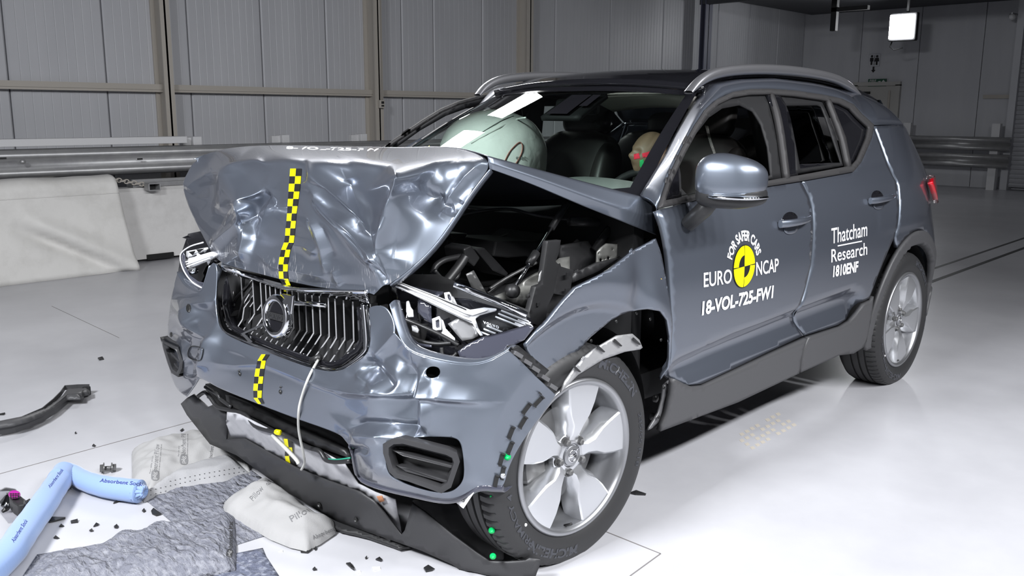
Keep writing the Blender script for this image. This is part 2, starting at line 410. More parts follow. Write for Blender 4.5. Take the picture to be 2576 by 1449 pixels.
# guard rails
def wbeam(p0, p1, h, out, mt, parent=None, name='rail'):
    """two-wave beam from p0 to p1 (centre line), height h, bulging along out"""
    p0 = Vector(p0); p1 = Vector(p1); out = Vector(out)
    prof = [(-.5, .0), (-.46, .25), (-.36, 1), (-.22, 1), (-.10, .12), (.10, .12), (.22, 1), (.36, 1), (.46, .25), (.5, 0)]
    rows = [[p+Vector((0, 0, a*h))+out*(b_*.083) for a, b_ in prof] for p in (p0, p1)]
    o = MB().grid(rows).build(name, mt, parent, True); face_cam(o); solid(o, .004); return o
r0 = P(-60, 417, 'y', 5.95); r1 = P(466, 399, 'y', 5.95); dr = (r1-r0).normalized()
hz = (P(200, 376, 'y', 5.95)-P(200, 449, 'y', 5.95)).z
e = empty('guard_rail', (r0.x, 5.95, 0), 'long grey corrugated guard rail along the left wall behind the white blocks', 'guard rail')
zr = r0.z
wbeam((-2.5, 5.95, zr), (9.6, 5.95, zr), hz, (0, -1, 0), M['galv'], e, 'rail')
for x in (.9, 2.62, 4.3, 6.0, 7.8): MB().box((x, 6.04, (zr+hz*.42)/2), (.12, .14, zr+hz*.42)).build('post', M['steelp'], e)
for u, v in ((352, 400), (8, 398)): MB().box(P(u, v, 'y', 5.95-.0815), (.05, .006, .014)).build('slot_hole', M['slot'], e)
q = P(57, 407, 'y', 5.86)
MB().lathe([(0, 0), (.022, 0), (.022, -.012), (.012, -.02), (0, -.022)], q, (0, 1, 0), 12).build('bolt_head', M['galv'], e, True)
for u, v, w in ((490, 354, 'first from the left'), (712, 349, 'middle one'), (908, 346, 'nearest the second column')):
    q = P(u, v, 'y', 6.04)
    tag(bevel(MB().box((q.x, 6.04, q.z), (.09, .12, .085)).box((q.x-.09, 6.06, q.z-.005), (.1, .06, .075)).build('spacer_block', M['whitep']), .004), 'small white steel spacer standing on the long guard rail, '+w, 'bracket', 'spacers on the guard rail')
a = P(0, 361, 'y', 5.98); c = P(464, 350, 'y', 5.98)
tag(bevel(MB().box(((a.x+c.x)/2-.3, 5.98, (a.z+c.z)/2), (c.x-a.x+.6, .12, .066)).build('steel_beam', M['whitep']), .006), 'long white square steel beam lying on top of the guard rail at left', 'beam')
# right rails on the end wall
a = P(2285, 360, 'x', EX-.6); c = P(2536, 360, 'x', EX-.6)
e = empty('crash_rail', (EX-.6, a.y, 0), 'pale double corrugated guard rail in front of the dark end wall at right', 'guard rail')
for v in (360, 402): z = P(2400, v, 'x', EX-.6).z; wbeam((EX-.6, a.y+.1, z), (EX-.6, c.y-.05, z), .26, (-1, 0, 0), M['galv'], e)
for u in (2278, 2500): y = P(u, 400, 'x', EX-.5).y; MB().box((EX-.5, y, .62), (.14, .14, 1.24)).build('post', M['whitep'], e)
def resample(pts, n):
    L = [0]
    for a, b in zip(pts, pts[1:]): L.append(L[-1]+(Vector(b)-Vector(a)).length)
    out = []; j = 0
    for k in range(n):
        s = L[-1]*k/(n-1)
        while j < len(L)-2 and L[j+1] < s: j += 1
        t = (s-L[j])/max(1e-9, L[j+1]-L[j]); out.append(Vector(pts[j])*(1-t)+Vector(pts[j+1])*t)
    return out
# white barrier blocks
b = MB(); bx0, bx1 = P(300, 640, 'y', 5.7).x, P(1000, 640, 'y', 5.7).x; hb = P(400, 470, 'y', 5.72).z
b.prism([(bx0, 5.7, .03), (bx0, 5.7, hb-.03), (bx0, 5.73, hb), (bx0, 5.92, hb), (bx0, 5.92, .03)], (bx1-bx0, 0, 0))
o = b.build('concrete_barrier', M['conc'])
q = P(398, 656, 'y', 5.7)
tag(o, 'plain white concrete barrier block right of the tarpaulin-covered block', 'barrier')
MB().box((q.x+.02, 5.69, .045), (.26, .02, .05)).build('lifting_slot', M['slot'], o)
cx0, cx1 = P(-200, 690, 'y', 5.35).x, P(318, 682, 'y', 5.35).x; hc = P(290, 452, 'y', 5.4).z
rows = []
N = 70; CP = [(0, 5.68), (.6, 5.68), (1, 5.675), (1.04, 5.6), (1.035, 5.5), (1.01, 5.45), (.955, 5.43), (.88, 5.42), (.75, 5.41), (.6, 5.40), (.45, 5.385), (.3, 5.37), (.16, 5.36), (.06, 5.352), (0, 5.345)]
PP = resample([Vector((0, y, z*hc)) for z, y in CP], 44)
for i in range(N+1):
    t = i/N; x = cx0+(cx1-cx0)*t; row = []
    for k, q in enumerate(PP):
        zz = q.z; yy = q.y; xx = x+(1-zz/hc)*.10*t*t; f_ = 1-zz/hc
        if yy < 5.44:
            fold = f_-(.30+.66*max(0, (t-.40)/.60)**1.2); on = max(0, min(1, (t-.42)*6))
            yy += on*(-.05*math.exp(-(fold/.10)**2)+.085*math.exp(-((fold-.13)/.07)**2)*min(1, 3*(1.02-t)))
            yy += .016*noise.noise(Vector((x*2.4, zz*3, 1)))
        row.append((xx, min(yy, 5.68), max(0, zz+(.010*noise.noise(Vector((x*4, 3, k*.2))) if zz > hc-.02 else 0))))
    rows.append(row)
mid = rows[-1]
rows.append([(p[0]+.012, p[1]*.5+5.6*.5, p[2]*.985) for p in mid]); rows.append([(p[0]-.01, 5.62, p[2]*.9) for p in mid])
o = MB().grid(rows).build('covered_barrier', M['tarp'], None, True); face_cam(o); solid(o, .006)
tag(o, 'barrier block under a creased white tarpaulin at the left edge', 'barrier')
pts = [min(p, key=lambda q: abs(q[2]-hc*.88)+(1 if q[1] > 5.5 else 0)) for p in rows[:N+1]]; pts = [(a, c-.004, d) for a, c, d in pts]
MB().tube(pts, .006, 6).build('hem', M['tarp'], o, True)
o2 = MB().box(((bx0+bx1)/2+.1, 5.82, hb+.024), (bx1-bx0-.2, .14, .045)).box(((bx0+bx1)/2+.1, 5.78, hb+.06), (bx1-bx0-.2, .04, .03)).build('steel_channel', M['galv'])
tag(bevel(o2, .004), 'flat galvanised channel lying along the top of the plain barrier block', 'steel channel')
q = P(386, 470, 'y', 5.62); b = MB(); w, h, t = .105, .062, .01
for dx, dz, ww, hh in ((0, h/2, w, t), (0, -h/2, w, t), (w/2, 0, t, h), (-w/2, 0, t, h)): b.box((q.x+dx, 5.64, q.z+dz), (ww, .1, hh))
o = bevel(b.build('steel_tube', M['galv']), .003); tag(o, 'short open square steel tube sticking out over the plain barrier block', 'tube')
MB().box((q.x, 5.685, q.z), (w, .01, h)).build('tube_bore', M['slot'], o)
b = MB()
for k in range(9):
    q = P(290+k*9.5, 452+k*1.6, 'y', 5.70); R_ = .018
    ax = (k % 2)
    b.tube([q+Vector((R_*1.35*math.cos(a), R_*math.sin(a)*(.2 if ax else 1), R_*math.sin(a)*(1 if ax else .2))) for a in [j*math.pi/6 for j in range(13)]], .0055, 6)
tag(b.build('chain', M['steelp'], None, True), 'rusty steel chain on the barrier top between tarpaulin and square tube', 'chain')
# flood lamp on the end wall, black bracket, small camera
q = P(2268, 67, 'x', 15.2)
e = empty('floodlight', q, 'glaring square white floodlight high in front of the dark end wall', 'lamp')
MB().box(q, (.06, .42, .42)).build('lens', M['lamp'], e)
bevel(MB().box(q+Vector((.1, 0, 0)), (.13, .5, .5)).build('housing', M['dark'], e), .02)
MB().box(q+Vector((.12, -.05, .3)), (.04, .04, .5)).box(q+Vector((.12, 0, .62)), (.1, .3, .06)).build('bracket', M['dark'], e)
MB().tube([q+Vector((.16, .2, -.2)), q+Vector((.15, .24, -.34)), q+Vector((.15, .16, -.4)), q+Vector((.2, .02, -.36))], .012).build('cable', M['dark'], e, True)
a = P(2097, 78, 'x', 14.0); c = P(2097, 0, 'x', 14.0); c2 = P(2178, 22, 'x', 14)
tag(MB().box((14, a.y, (a.z+3.55)/2), (.1, .1, 3.55-a.z)).box((14, (a.y+c2.y)/2, c2.z+.02), (.1, abs(a.y-c2.y)+.1, .07)).build('hanging_bracket', M['dark']), 'black steel bracket hanging from the dark ceiling left of the floodlight', 'bracket')
q = P(2546, 42, 'x', 16.8); e = empty('security_camera', q, 'small pale camera high on the dark end wall near the right edge', 'camera')
MB().lathe([(0, -.09), (.05, -.08), (.055, 0), (.05, .08), (0, .09)], q, (1, .5, .3), 16).build('camera_body', M['whitep'], e, True)
MB().box(((q.x+EX)/2, q.y, q.z+.06), (EX-q.x+.05, .03, .03)).build('mount', M['whitep'], e)
# slots, seams and dirt of the floor
def strip(name, pts, w, mt, z=.0012):
    b = MB()
    for p0, p1 in zip(pts, pts[1:]):
        p0 = Vector((p0[0], p0[1], 0)); p1 = Vector((p1[0], p1[1], 0)); d = (p1-p0).normalized(); b.box(Vector(((p0.x+p1.x)/2, (p0.y+p1.y)/2, z/2)), ((p1-p0).length, w, z), (d, Vector((-d.y, d.x, 0)), Vector((0, 0, 1))))
    o = b.build(name, mt); tag(o, kind='structure'); return o
def fp(u, v): return P(u, v, 'z', 0)
y1 = (fp(2360, 672).y+fp(2570, 601).y)/2; y2 = (fp(2360, 702).y+fp(2570, 627).y)/2
strip('trim_10', [(1.0, y1), (17, y1)], .036, M['slot']); strip('trim_11', [(1.0, y2), (17, y2)], .045, M['slot'])
strip('trim_12', [fp(-40, 1203), fp(520, 1050)], .006, M['seam'], .0006)
strip('trim_13', [fp(1525, 1338), fp(1662, 1393), fp(1585, 1449)], .005, M['seam'], .0006)
strip('trim_14', [fp(130, 770), fp(300, 850)], .004, M['seam'], .0006)
# ------------------------------------------------------------------ the car: materials
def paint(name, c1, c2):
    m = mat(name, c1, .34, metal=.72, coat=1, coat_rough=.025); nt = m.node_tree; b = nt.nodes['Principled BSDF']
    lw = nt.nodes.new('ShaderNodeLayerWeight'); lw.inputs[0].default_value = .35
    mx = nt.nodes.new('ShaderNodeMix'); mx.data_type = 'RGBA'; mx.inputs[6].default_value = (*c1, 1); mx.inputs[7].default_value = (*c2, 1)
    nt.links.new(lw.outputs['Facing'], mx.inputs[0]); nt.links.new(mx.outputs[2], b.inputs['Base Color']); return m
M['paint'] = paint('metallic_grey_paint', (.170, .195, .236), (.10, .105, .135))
def scuffed():
    m = paint('scuffed_paint', (.170, .195, .236), (.10, .105, .135)); nt = m.node_tree; b = nt.nodes['Principled BSDF']
    tc = nt.nodes.new('ShaderNodeTexCoord'); mp = nt.nodes.new('ShaderNodeMapping'); mp.inputs['Scale'].default_value = (60, 150, 22)
    n = nt.nodes.new('ShaderNodeTexNoise'); n.inputs['Scale'].default_value = 1; n.inputs['Detail'].default_value = 3
    n2 = nt.nodes.new('ShaderNodeTexNoise'); n2.inputs['Scale'].default_value = 7; n2.inputs['Detail'].default_value = 4
    nt.links.new(tc.outputs['Object'], mp.inputs[0]); nt.links.new(mp.outputs[0], n.inputs['Vector']); nt.links.new(tc.outputs['Object'], n2.inputs['Vector'])
    sx = nt.nodes.new('ShaderNodeSeparateXYZ'); nt.links.new(tc.outputs['Object'], sx.inputs[0])
    z = nt.nodes.new('ShaderNodeMapRange'); z.inputs['From Min'].default_value = -.10; z.inputs['From Max'].default_value = -.20; nt.links.new(sx.outputs[2], z.inputs['Value'])
    a = nt.nodes.new('ShaderNodeMapRange'); a.inputs['From Min'].default_value = .58; a.inputs['From Max'].default_value = .68; nt.links.new(n.outputs['Fac'], a.inputs['Value'])
    c = nt.nodes.new('ShaderNodeMapRange'); c.inputs['From Min'].default_value = .50; c.inputs['From Max'].default_value = .60; nt.links.new(n2.outputs['Fac'], c.inputs['Value'])
    m1 = nt.nodes.new('ShaderNodeMath'); m1.operation = 'MULTIPLY'; m2 = nt.nodes.new('ShaderNodeMath'); m2.operation = 'MULTIPLY'
    nt.links.new(a.outputs[0], m1.inputs[0]); nt.links.new(c.outputs[0], m1.inputs[1]); nt.links.new(m1.outputs[0], m2.inputs[0]); nt.links.new(z.outputs[0], m2.inputs[1])
    mx = nt.nodes.new('ShaderNodeMix'); mx.data_type = 'RGBA'; mx.inputs[7].default_value = (.62, .62, .64, 1)
    src = b.inputs['Base Color'].links[0].from_socket; nt.links.new(src, mx.inputs[6]); nt.links.new(m2.outputs[0], mx.inputs[0]); nt.links.new(mx.outputs[2], b.inputs['Base Color']); return m
M['scuff'] = scuffed()
M['black'] = mat('satin_black_plastic', (.018, .018, .019), .42)
M['gloss'] = mat('gloss_black', (.008, .008, .010), .06, coat=.5)
M['clad'] = mat('grey_black_cladding', (.055, .055, .058), .5, bump=(400, .06, .001))
M['trim'] = mat('window_trim', (.034, .033, .034), .55, spec=.3)
M['inner'] = mat('interior_black', (.014, .014, .015), .6, spec=.25)
M['seat'] = mat('seat_leather', (.016, .0145, .014), .45, bump=(120, .12, .002))
M['stitch'] = mat('pale_stitching', (.35, .34, .32), .6)
M['chrome'] = mat('chrome', (.75, .76, .78), .06, metal=1)
M['alloy'] = mat('alloy_silver', (.62, .63, .65), .27, metal=.85, coat=.6)
M['alloyd'] = mat('alloy_side', (.34, .345, .36), .36, metal=.85)
M['railm'] = mat('satin_aluminium', (.55, .55, .58), .28, metal=.9)
M['rubber'] = mat('tyre_rubber', (.022, .022, .023), .52, bump=(90, .08, .002))
M['rubtxt'] = mat('tyre_lettering', (.040, .042, .05), .38)
M['cast'] = mat('cast_metal', (.15, .15, .15), .42, metal=.7)
M['white'] = mat('white_vinyl', (.86, .86, .88), .4)
M['yellow'] = mat('yellow_vinyl', (.86, .80, .0), .38)
M['blackv'] = mat('black_vinyl', (.012, .012, .012), .38)
M['red'] = mat('red_lens', (.45, .004, .012), .08, coat=1, bump=(60, .3, .004))
M['bag'] = mat('airbag_fabric', (.88, .90, .87), .75, bump=(14, .25, .02))
M['skin'] = mat('dummy_skin', (.165, .108, .07), .5)
M['redp'] = mat('red_chalk', (.62, .02, .05), .8)
M['greenp'] = mat('green_chalk', (.02, .42, .12), .8)
def glass(name, tint, rough=0.0, f=.08):
    """thin pane: tinted see-through plus mirror reflection by angle"""
    m = bpy.data.materials.new(name); m.use_nodes = True; nt = m.node_tree; nt.nodes.clear()
    o = nt.nodes.new('ShaderNodeOutputMaterial'); t = nt.nodes.new('ShaderNodeBsdfTransparent'); g = nt.nodes.new('ShaderNodeBsdfGlossy'); mx = nt.nodes.new('ShaderNodeMixShader')
    fr = nt.nodes.new('ShaderNodeFresnel'); fr.inputs[0].default_value = 1.5
    t.inputs[0].default_value = (*tint, 1); g.inputs['Roughness'].default_value = rough
    nt.links.new(fr.outputs[0], mx.inputs[0]); nt.links.new(t.outputs[0], mx.inputs[1]); nt.links.new(g.outputs[0], mx.inputs[2]); nt.links.new(mx.outputs[0], o.inputs[0])
    return m
M['wind'] = glass('windscreen_glass', (.82, .92, .87)); M['privacy'] = glass('dark_glass', (.10, .105, .11)); M['clear'] = glass('clear_lens', (.9, .92, .95))
CAR = empty('car', (1.2, 0, 0), 'grey metallic SUV with a crushed front, buckled bonnet and white crash-test lettering', 'car')
# ------------------------------------------------------------------ side surface
def lerp_tab(t, x):
    if x <= t[0][0]: return t[0][1]
    for (a, b), (c, d) in zip(t, t[1:]):
        if x <= c:
            s = (x-a)/(c-a); return b+(d-b)*s
    return t[-1][1]
def smooth_tab(t, x, h=.05):
    """cubic through the table's points"""
    n = len(t)
    if x <= t[0][0]: return t[0][1]
    if x >= t[-1][0]: return t[-1][1]
    i = max(k for k in range(n-1) if t[k][0] <= x)
    x0, y0 = t[i]; x1, y1 = t[i+1]; d = x1-x0
    m0 = (t[i+1][1]-t[i-1][1])/(t[i+1][0]-t[i-1][0]) if i else (y1-y0)/d
    m1 = (t[i+2][1]-t[i][1])/(t[i+2][0]-t[i][0]) if i+2 < n else (y1-y0)/d
    s = (x-x0)/d
    return (2*s**3-3*s*s+1)*y0+(s**3-2*s*s+s)*d*m0+(3*s*s-2*s**3)*y1+(s**3-s*s)*d*m1
ZT = [(.15, .845), (.25, .872), (.40, .892), (.60, .913), (.78, .921), (.90, .917), (.99, .905), (1.06, .886), (1.12, .862), (1.25, .800), (1.40, .725), (1.50, .668), (1.56, .622), (1.62, .55)]
XT = [(-.6, .16), (-.4, .085), (-.2, .035), (0, .012), (.3, 0), (2.4, 0), (2.8, -.004), (3.0, .008), (3.15, .045), (3.3, .11), (3.45, .21), (3.6, .36)]
XT2 = XT[:6]+[(2.65, .002), (2.85, .020), (3.0, .050), (3.15, .092), (3.3, .150), (3.45, .24), (3.6, .37)]
SC_TOP = [(.36, .40), (.50, .555), (.9, .585), (1.5, .605), (1.95, .615), (2.16, .56)]       # upper line of the door scoop (x, z)
def S(x, z, feat=True):
    k = max(0, min(1, (z-.62)/.33)); k = k*k*(3-2*k); w = smooth_tab(ZT, z)-smooth_tab(XT, x)*(1-k)-smooth_tab(XT2, x)*k
    if z > 1.1: w += .03*math.sin(max(0, min(1, (x-.5)/2.3))*math.pi)*min(1, (z-1.1)/.3)
    if feat and .3 < x < 2.3 and z < .75:
        zt = lerp_tab(SC_TOP, x); zb = .43
        if zb < z < zt+.02:
            t = (zt-z)/(zt-zb)                  # 0 at the upper edge
            k = min(1, max(0, (x-.42)/.16))*min(1, max(0, (2.14-x)/.12))
            d = .036*min(1, max(0, t+.04)/.26)*(1-max(0, (t-.42)/.58))**1.2
            w -= d*k*k*(3-2*k)
    if feat and x > 2.2 and z > .85: # haunch over the rear wheel
        w += .010*math.exp(-((x-2.65)/.35)**2-((z-.92)/.13)**2)
    return -w
def on_side(u, v, off=0):
    d = ray(u, v); t0 = (-1.1-CAM.y)/d.y; t1 = (-.2-CAM.y)/d.y; prev = None
    def g(t):
        p = CAM+d*t; return p.y-(S(p.x, max(.1, min(1.62, p.z)), False)-off)
    n = 60; a = t0; ga = g(a)
    for k in range(1, n+1):
        b_ = t0+(t1-t0)*k/n; gb = g(b_)
        if ga < 0 <= gb:
            for _ in range(30):
                m_ = (a+b_)/2
                if g(m_) < 0: a = m_
                else: b_ = m_
            p = CAM+d*a; return (p.x, p.z)
        a, ga = b_, gb
    p = CAM+d*((-.75-CAM.y)/d.y); print('side miss', u, v); return (p.x, p.z)
def XZ(pts, off=0): return [on_side(u, v, off) for u, v in pts]
def side3(off=0): return lambda x, z: Vector((x, S(x, z)-off, z))
def mirror_copy(o, parent):
    """the same panel on the far side of the car"""
    c = bpy.data.objects.new(o.name, o.data.copy()); COL.objects.link(c); c.parent = parent
    off = parent.location if parent else Vector(); q = parent
    tot = Vector(); src = Vector(); r = o.parent
    while q: tot += q.location; q = q.parent
    while r: src += r.location; r = r.parent
    me = c.data; me.transform(Matrix.Translation(src)); me.transform(Matrix.Scale(-1, 4, (0, 1, 0))); me.transform(Matrix.Translation(-tot)); me.flip_normals()
    for md in o.modifiers:
        n = c.modifiers.new(md.name, md.type)
        if md.type == 'SOLIDIFY': n.thickness = md.thickness; n.offset = md.offset
        if md.type == 'SUBSURF': n.levels = n.render_levels = md.levels; n.boundary_smooth = md.boundary_smooth
    return c
# front door
FD = [(1654, 529), (1780, 497), (1935, 468), (2013, 457), (2018, 462), (2032, 490), (2041, 524), (2041, 640), (2039, 668), (2024, 732), (2009, 780), (2013, 810), (2024, 846), (1940, 884), (1811, 944), (1764, 966), (1738, 969), (1721, 964), (1696, 950), (1689, 948), (1691, 900), (1692, 822), (1689, 737), (1681, 630), (1668, 566)]
RD = [(2018, 455), (2143, 432), (2163, 405), (2190, 345), (2197, 317), (2213, 359), (2232, 412), (2245, 442), (2252, 455), (2256, 491), (2256, 541), (2252, 584), (2248, 600), (2239, 621), (2222, 660), (2205, 702), (2191, 740), (2186, 751), (2166, 762), (2149, 784), (2132, 805), (2111, 818), (2029, 845), (2018, 812), (2013, 780), (2028, 732), (2043, 668), (2046, 640), (2046, 524), (2037, 490), (2023, 462)]
fd = empty('front_door', (.9, -.9, .7), parent=CAR); fd.location = Vector((.9, -.9, .7))-CAR.location
rd = empty('rear_door', (0, 0, 0), parent=CAR); rd.location = Vector((1.9, -.9, .7))-CAR.location
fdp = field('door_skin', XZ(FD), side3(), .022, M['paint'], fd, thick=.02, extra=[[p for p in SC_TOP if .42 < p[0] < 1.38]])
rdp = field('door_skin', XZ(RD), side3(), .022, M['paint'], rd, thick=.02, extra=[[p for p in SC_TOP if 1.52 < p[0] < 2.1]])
# quarter panel: (x, z) outline, shell wraps round to the tail
q0 = XZ([(2201, 317), (2217, 359), (2236, 412), (2249, 442), (2257, 455), (2261, 491), (2261, 541), (2257, 584), (2254, 598)])
arch_c = (2.702, .345)
def arc(c, r, a0, a1, n): return [(c[0]+r*math.cos(math.radians(a0+(a1-a0)*k/n)), c[1]+r*math.sin(math.radians(a0+(a1-a0)*k/n))) for k in range(n+1)]
a_ = arc(arch_c, .475, math.degrees(math.atan2(q0[-1][1]-arch_c[1], q0[-1][0]-arch_c[0])), 8, 14)
QP = q0+a_+[(3.30, .42), (3.47, .42), (3.50, .60), (3.49, .78), (3.30, .80), (3.27, .93), (3.24, 1.02), (3.25, 1.06), (3.20, 1.10), (3.10, 1.18), (3.0, 1.33), (2.95, q0[0][1]+.005)]
qp = field('quarter_panel', QP, side3(), .022, M['paint'], CAR, thick=.02)
# front wing with the wheel arch
FE = [(1650, 600), (1664, 640), (1680, 740), (1685, 822), (1684, 900), (1682, 946), (1676, 960), (1683, 905), (1681, 850), (1672, 805), (1655, 782), (1630, 778), (1590, 787), (1550, 808), (1500, 850), (1450, 905), (1405, 965), (1395, 962), (1345, 905), (1325, 872), (1345, 838), (1372, 805), (1395, 775), (1410, 756), (1440, 722), (1530, 675), (1590, 635)]
fe = XZ(FE)
def wing(x, z):
    y = S(x, z)
    d = math.dist((x, z), (.03, .345))
    if d < .49: y += .02*min(1, (.49-d)/.03)                   # step to the bare arch flange
    y -= .012*math.exp(-((d-.56)/.05)**2)                      # flare
    y += .022*math.exp(-((x-.28)/.05)**2-((z-.83)/.10)**2)     # crash ripple
    if x < -.02: y -= .012*min(1, (-.02-x)/.2)
    return Vector((x, y, z))
field('front_wing', fe, wing, .009, M['paint'], CAR, thick=.012)
# cladding: sill, arch over the rear wheel
clad = MB()
SL = [(1687, 952), (1696, 954), (1721, 968), (1738, 973), (1764, 970), (1811, 948), (1940, 888), (2025, 850), (2014, 880), (2008, 905), (2004, 938), (1850, 1010), (1655, 1083), (1672, 1040), (1684, 990)]
SR = [(2028, 849), (2111, 822), (2134, 808), (2152, 787), (2168, 765), (2187, 755), (2192, 745), (2184, 810), (2178, 850), (2166, 872), (2140, 888), (2104, 893), (2008, 936), (2011, 907), (2017, 882)]
field('sill_cladding', XZ(SL), lambda x, z: Vector((x, S(x, z, False)-.012-.02*max(0, .30-z)/.15+(.05 if z < .235 else 0)*min(1, (.235-z)/.03), z)), .02, M['clad'], CAR, thick=.02)
field('door_cladding', XZ(SR), lambda x, z: Vector((x, S(x, z, False)-.012-.02*max(0, .30-z)/.15, z)), .02, M['clad'], CAR, thick=.02)
a_out = arc(arch_c, .472, 190, -4, 40); a_in = arc(arch_c, .392, -6, 192, 40)
def arch_y(x, z):
    d = math.dist((x, z), arch_c); t = (d-.392)/.08
    return Vector((x, S(x, max(.3, z), False)-.014+(.03*(1-t/.2)**2 if t < .2 else 0), z))
field('arch_cladding', a_out+a_in, arch_y, .018, M['clad'], CAR, thick=.02)
# rear wheel house, mud flap
MB().lathe([(.392, 0), (.40, .06), (.40, .30), (.36, .42), (0, .42)], (2.702, -.87, .36), (0, 1, 0), 40, (1, 0, 0), -math.pi-.25, .25).build('wheel_house', M['inner'], CAR, True)
field('rear_cladding', [(3.10, .30), (3.40, .26), (3.5, .30), (3.5, .44), (3.2, .44), (3.16, .42), (3.14, .36)], lambda x, z: Vector((x, S(x, z, False)-.006, z)), .02, M['clad'], CAR, thick=.02)
# window trim band + belt line
out_ = [(1653, 522), (1680, 442), (1713, 372), (1746, 312), (1772, 273), (1799, 249), (1838, 231), (1882, 224), (1931, 223), (1997, 228), (2064, 238), (2113, 248), (2143, 263), (2163, 286), (2194, 314), (2188, 347), (2161, 408), (2142, 431), (2014, 454), (1935, 466), (1780, 495)]
hole = [(1668, 503), (1686, 452), (1718, 385), (1752, 323), (1776, 285), (1803, 261), (1840, 243), (1884, 236), (1931, 235), (1997, 240), (2060, 249), (2108, 259), (2134, 272), (2154, 294), (2181, 320), (2176, 345), (2152, 400), (2137, 416), (2012, 439), (1935, 452), (1780, 482)]
field('window_trim', XZ(out_), side3(.011), .012, M['trim'], CAR, holes=[XZ(hole)], thick=.014)
inn = XZ(hole)
# dark openings: door frames, pillars, panes on the side surface
def pane(name, px, mt, off, par, th=.004, step=.03): return field(name, XZ(px), side3(off), step, mt, par, thick=th)
pane('pillar_cover', [(1929, 236), (1960, 237), (1975, 262), (1988, 300), (2000, 372), (2006, 440), (1981, 446), (1972, 380), (1956, 300)], M['gloss'], .003, CAR, .02)
pane('pillar_trim', [(1934, 236), (1941, 236), (1956, 280), (1968, 340), (1981, 446), (1972, 449), (1958, 340), (1946, 280)], M['trim'], .012, CAR, .02)
pane('quarter_pillar', [(2074, 247), (2084, 250), (2100, 290), (2122, 345), (2136, 417), (2128, 419), (2112, 345), (2092, 290)], M['trim'], .012, CAR, .02)
pane('quarter_glass', [(2086, 250), (2136, 268), (2158, 291), (2187, 318), (2181, 347), (2156, 404), (2140, 421), (2120, 345), (2100, 292)], M['gloss'], -.010, CAR, .004, .012)
pane('rear_door_glass', [(2016, 413), (2132, 409), (2135, 417), (2012, 439), (2008, 432)], M['gloss'], -.015, rd, .005)
# inner door frames (seen through the open windows)
ff_out = hole[:9]+[(1931, 235), (1948, 290), (1964, 360), (1975, 449), (1935, 452), (1780, 482)]
ff_in = [(1676, 500), (1712, 425), (1752, 345), (1790, 296), (1825, 272), (1868, 264), (1900, 280), (1922, 315), (1938, 370), (1946, 440), (1930, 449), (1780, 480)]
field('door_frame', XZ(ff_out), side3(-.012), .02, M['inner'], fd, holes=[XZ([(a, b) for a, b in ff_in])], thick=.006)
rf_out = [(1962, 238), (1997, 240), (2072, 251), (2090, 290), (2110, 345), (2128, 417), (2008, 437), (2002, 370), (1988, 300), (1974, 262)]
rf_in = [(1984, 265), (2062, 264), (2072, 268), (2082, 292), (2100, 345), (2122, 410), (2020, 424), (2010, 370), (1998, 310)]
field('door_frame', XZ(rf_out), side3(-.012), .02, M['inner'], rd, holes=[XZ(rf_in)], thick=.006)
pane('side_glass', rf_in, M['privacy'], -.05, rd, .003)
# small triangle at the mirror
pane('mirror_sail', [(1668, 503), (1684, 455), (1708, 415), (1712, 440), (1714, 495)], M['gloss'], .001, fd, .01)
# roof side: A pillar and cant rail
UPR = [(1610, 490, -.765), (1640, 440, -.735), (1666, 398, -.705), (1690, 350, -.665), (1714, 305, -.625), (1740, 262, -.585), (1757, 237, -.57), (1775, 214, -.565), (1832, 201, -.57), (1931, 196, -.58), (2031, 207, -.585), (2097, 222, -.585), (2147, 228, -.58)]
rows = [[] for _ in range(6)]
low = XZ(out_[:15])
up3 = [P(u, v, 'y', y) for u, v, y in UPR]
up3 += [P(2177, 239, 'y', -.57), P(2200, 252, 'y', -.56), P(2213, 266, 'y', -.555), P(2221, 288, 'y', -.56), P(2226, 311, 'y', -.57)]; print([tuple(round(c, 2) for c in p) for p in up3[-6:]])
lo3 = [Vector((x, S(x, z)+.004, z)) for x, z in low]
q3 = Vector((QP[-1][0], S(*QP[-1])-.0, QP[-1][1]))
lo3 += [Vector((q0[0][0]+.03, S(q0[0][0]+.03, q0[0][1]), q0[0][1]+.008)), q3]
A_ = resample(up3, 40); B_ = resample(lo3, 40)
# pair stations by x so that ribs stay upright
def at_x(line, x):
    for a, b in zip(line, line[1:]):
        if a.x <= x <= b.x: t = (x-a.x)/max(1e-9, b.x-a.x); return a.lerp(b, t)
    return line[0] if x < line[0].x else line[-1]
rows = []
for k in range(41):
    t = k/40; a = resample(up3, 41)[k] if k == 0 else None
    a = resample(up3, 201)[k*5]; xb = lo3[0].x+(a.x-up3[0].x)*(lo3[-1].x-lo3[0].x)/(up3[-1].x-up3[0].x); b = at_x(lo3, xb)
    n = Vector((0, -.75, .66)); row = []
    for j in range(7):
        s = j/6; row.append(a.lerp(b, s)+n*(.022*math.sin(s*math.pi)**.8*(1 if k > 6 else .5)))
    rows.append(row)
cr = MB().grid(rows).build('cant_rail', M['paint'], CAR, True); face_cam(cr); solid(cr, .02)
for c in (fdp, rdp): pass
fd2 = empty('front_door', (0, 0, 0), parent=CAR); fd2.location = Vector((.9, .9, .7))-CAR.location
rd2 = empty('rear_door', (0, 0, 0), parent=CAR); rd2.location = Vector((1.9, .9, .7))-CAR.location
mirror_copy(fdp, fd2); mirror_copy(rdp, rd2)
for nm in ('front_wing', 'quarter_panel', 'sill_cladding', 'door_cladding', 'arch_cladding', 'window_trim', 'pillar_cover', 'quarter_pillar', 'cant_rail', 'wheel_house'):
    mirror_copy(bpy.data.objects[nm], CAR)
far = [o for o in CAR.children if o.name.startswith('cant_rail') and o is not cr][0]
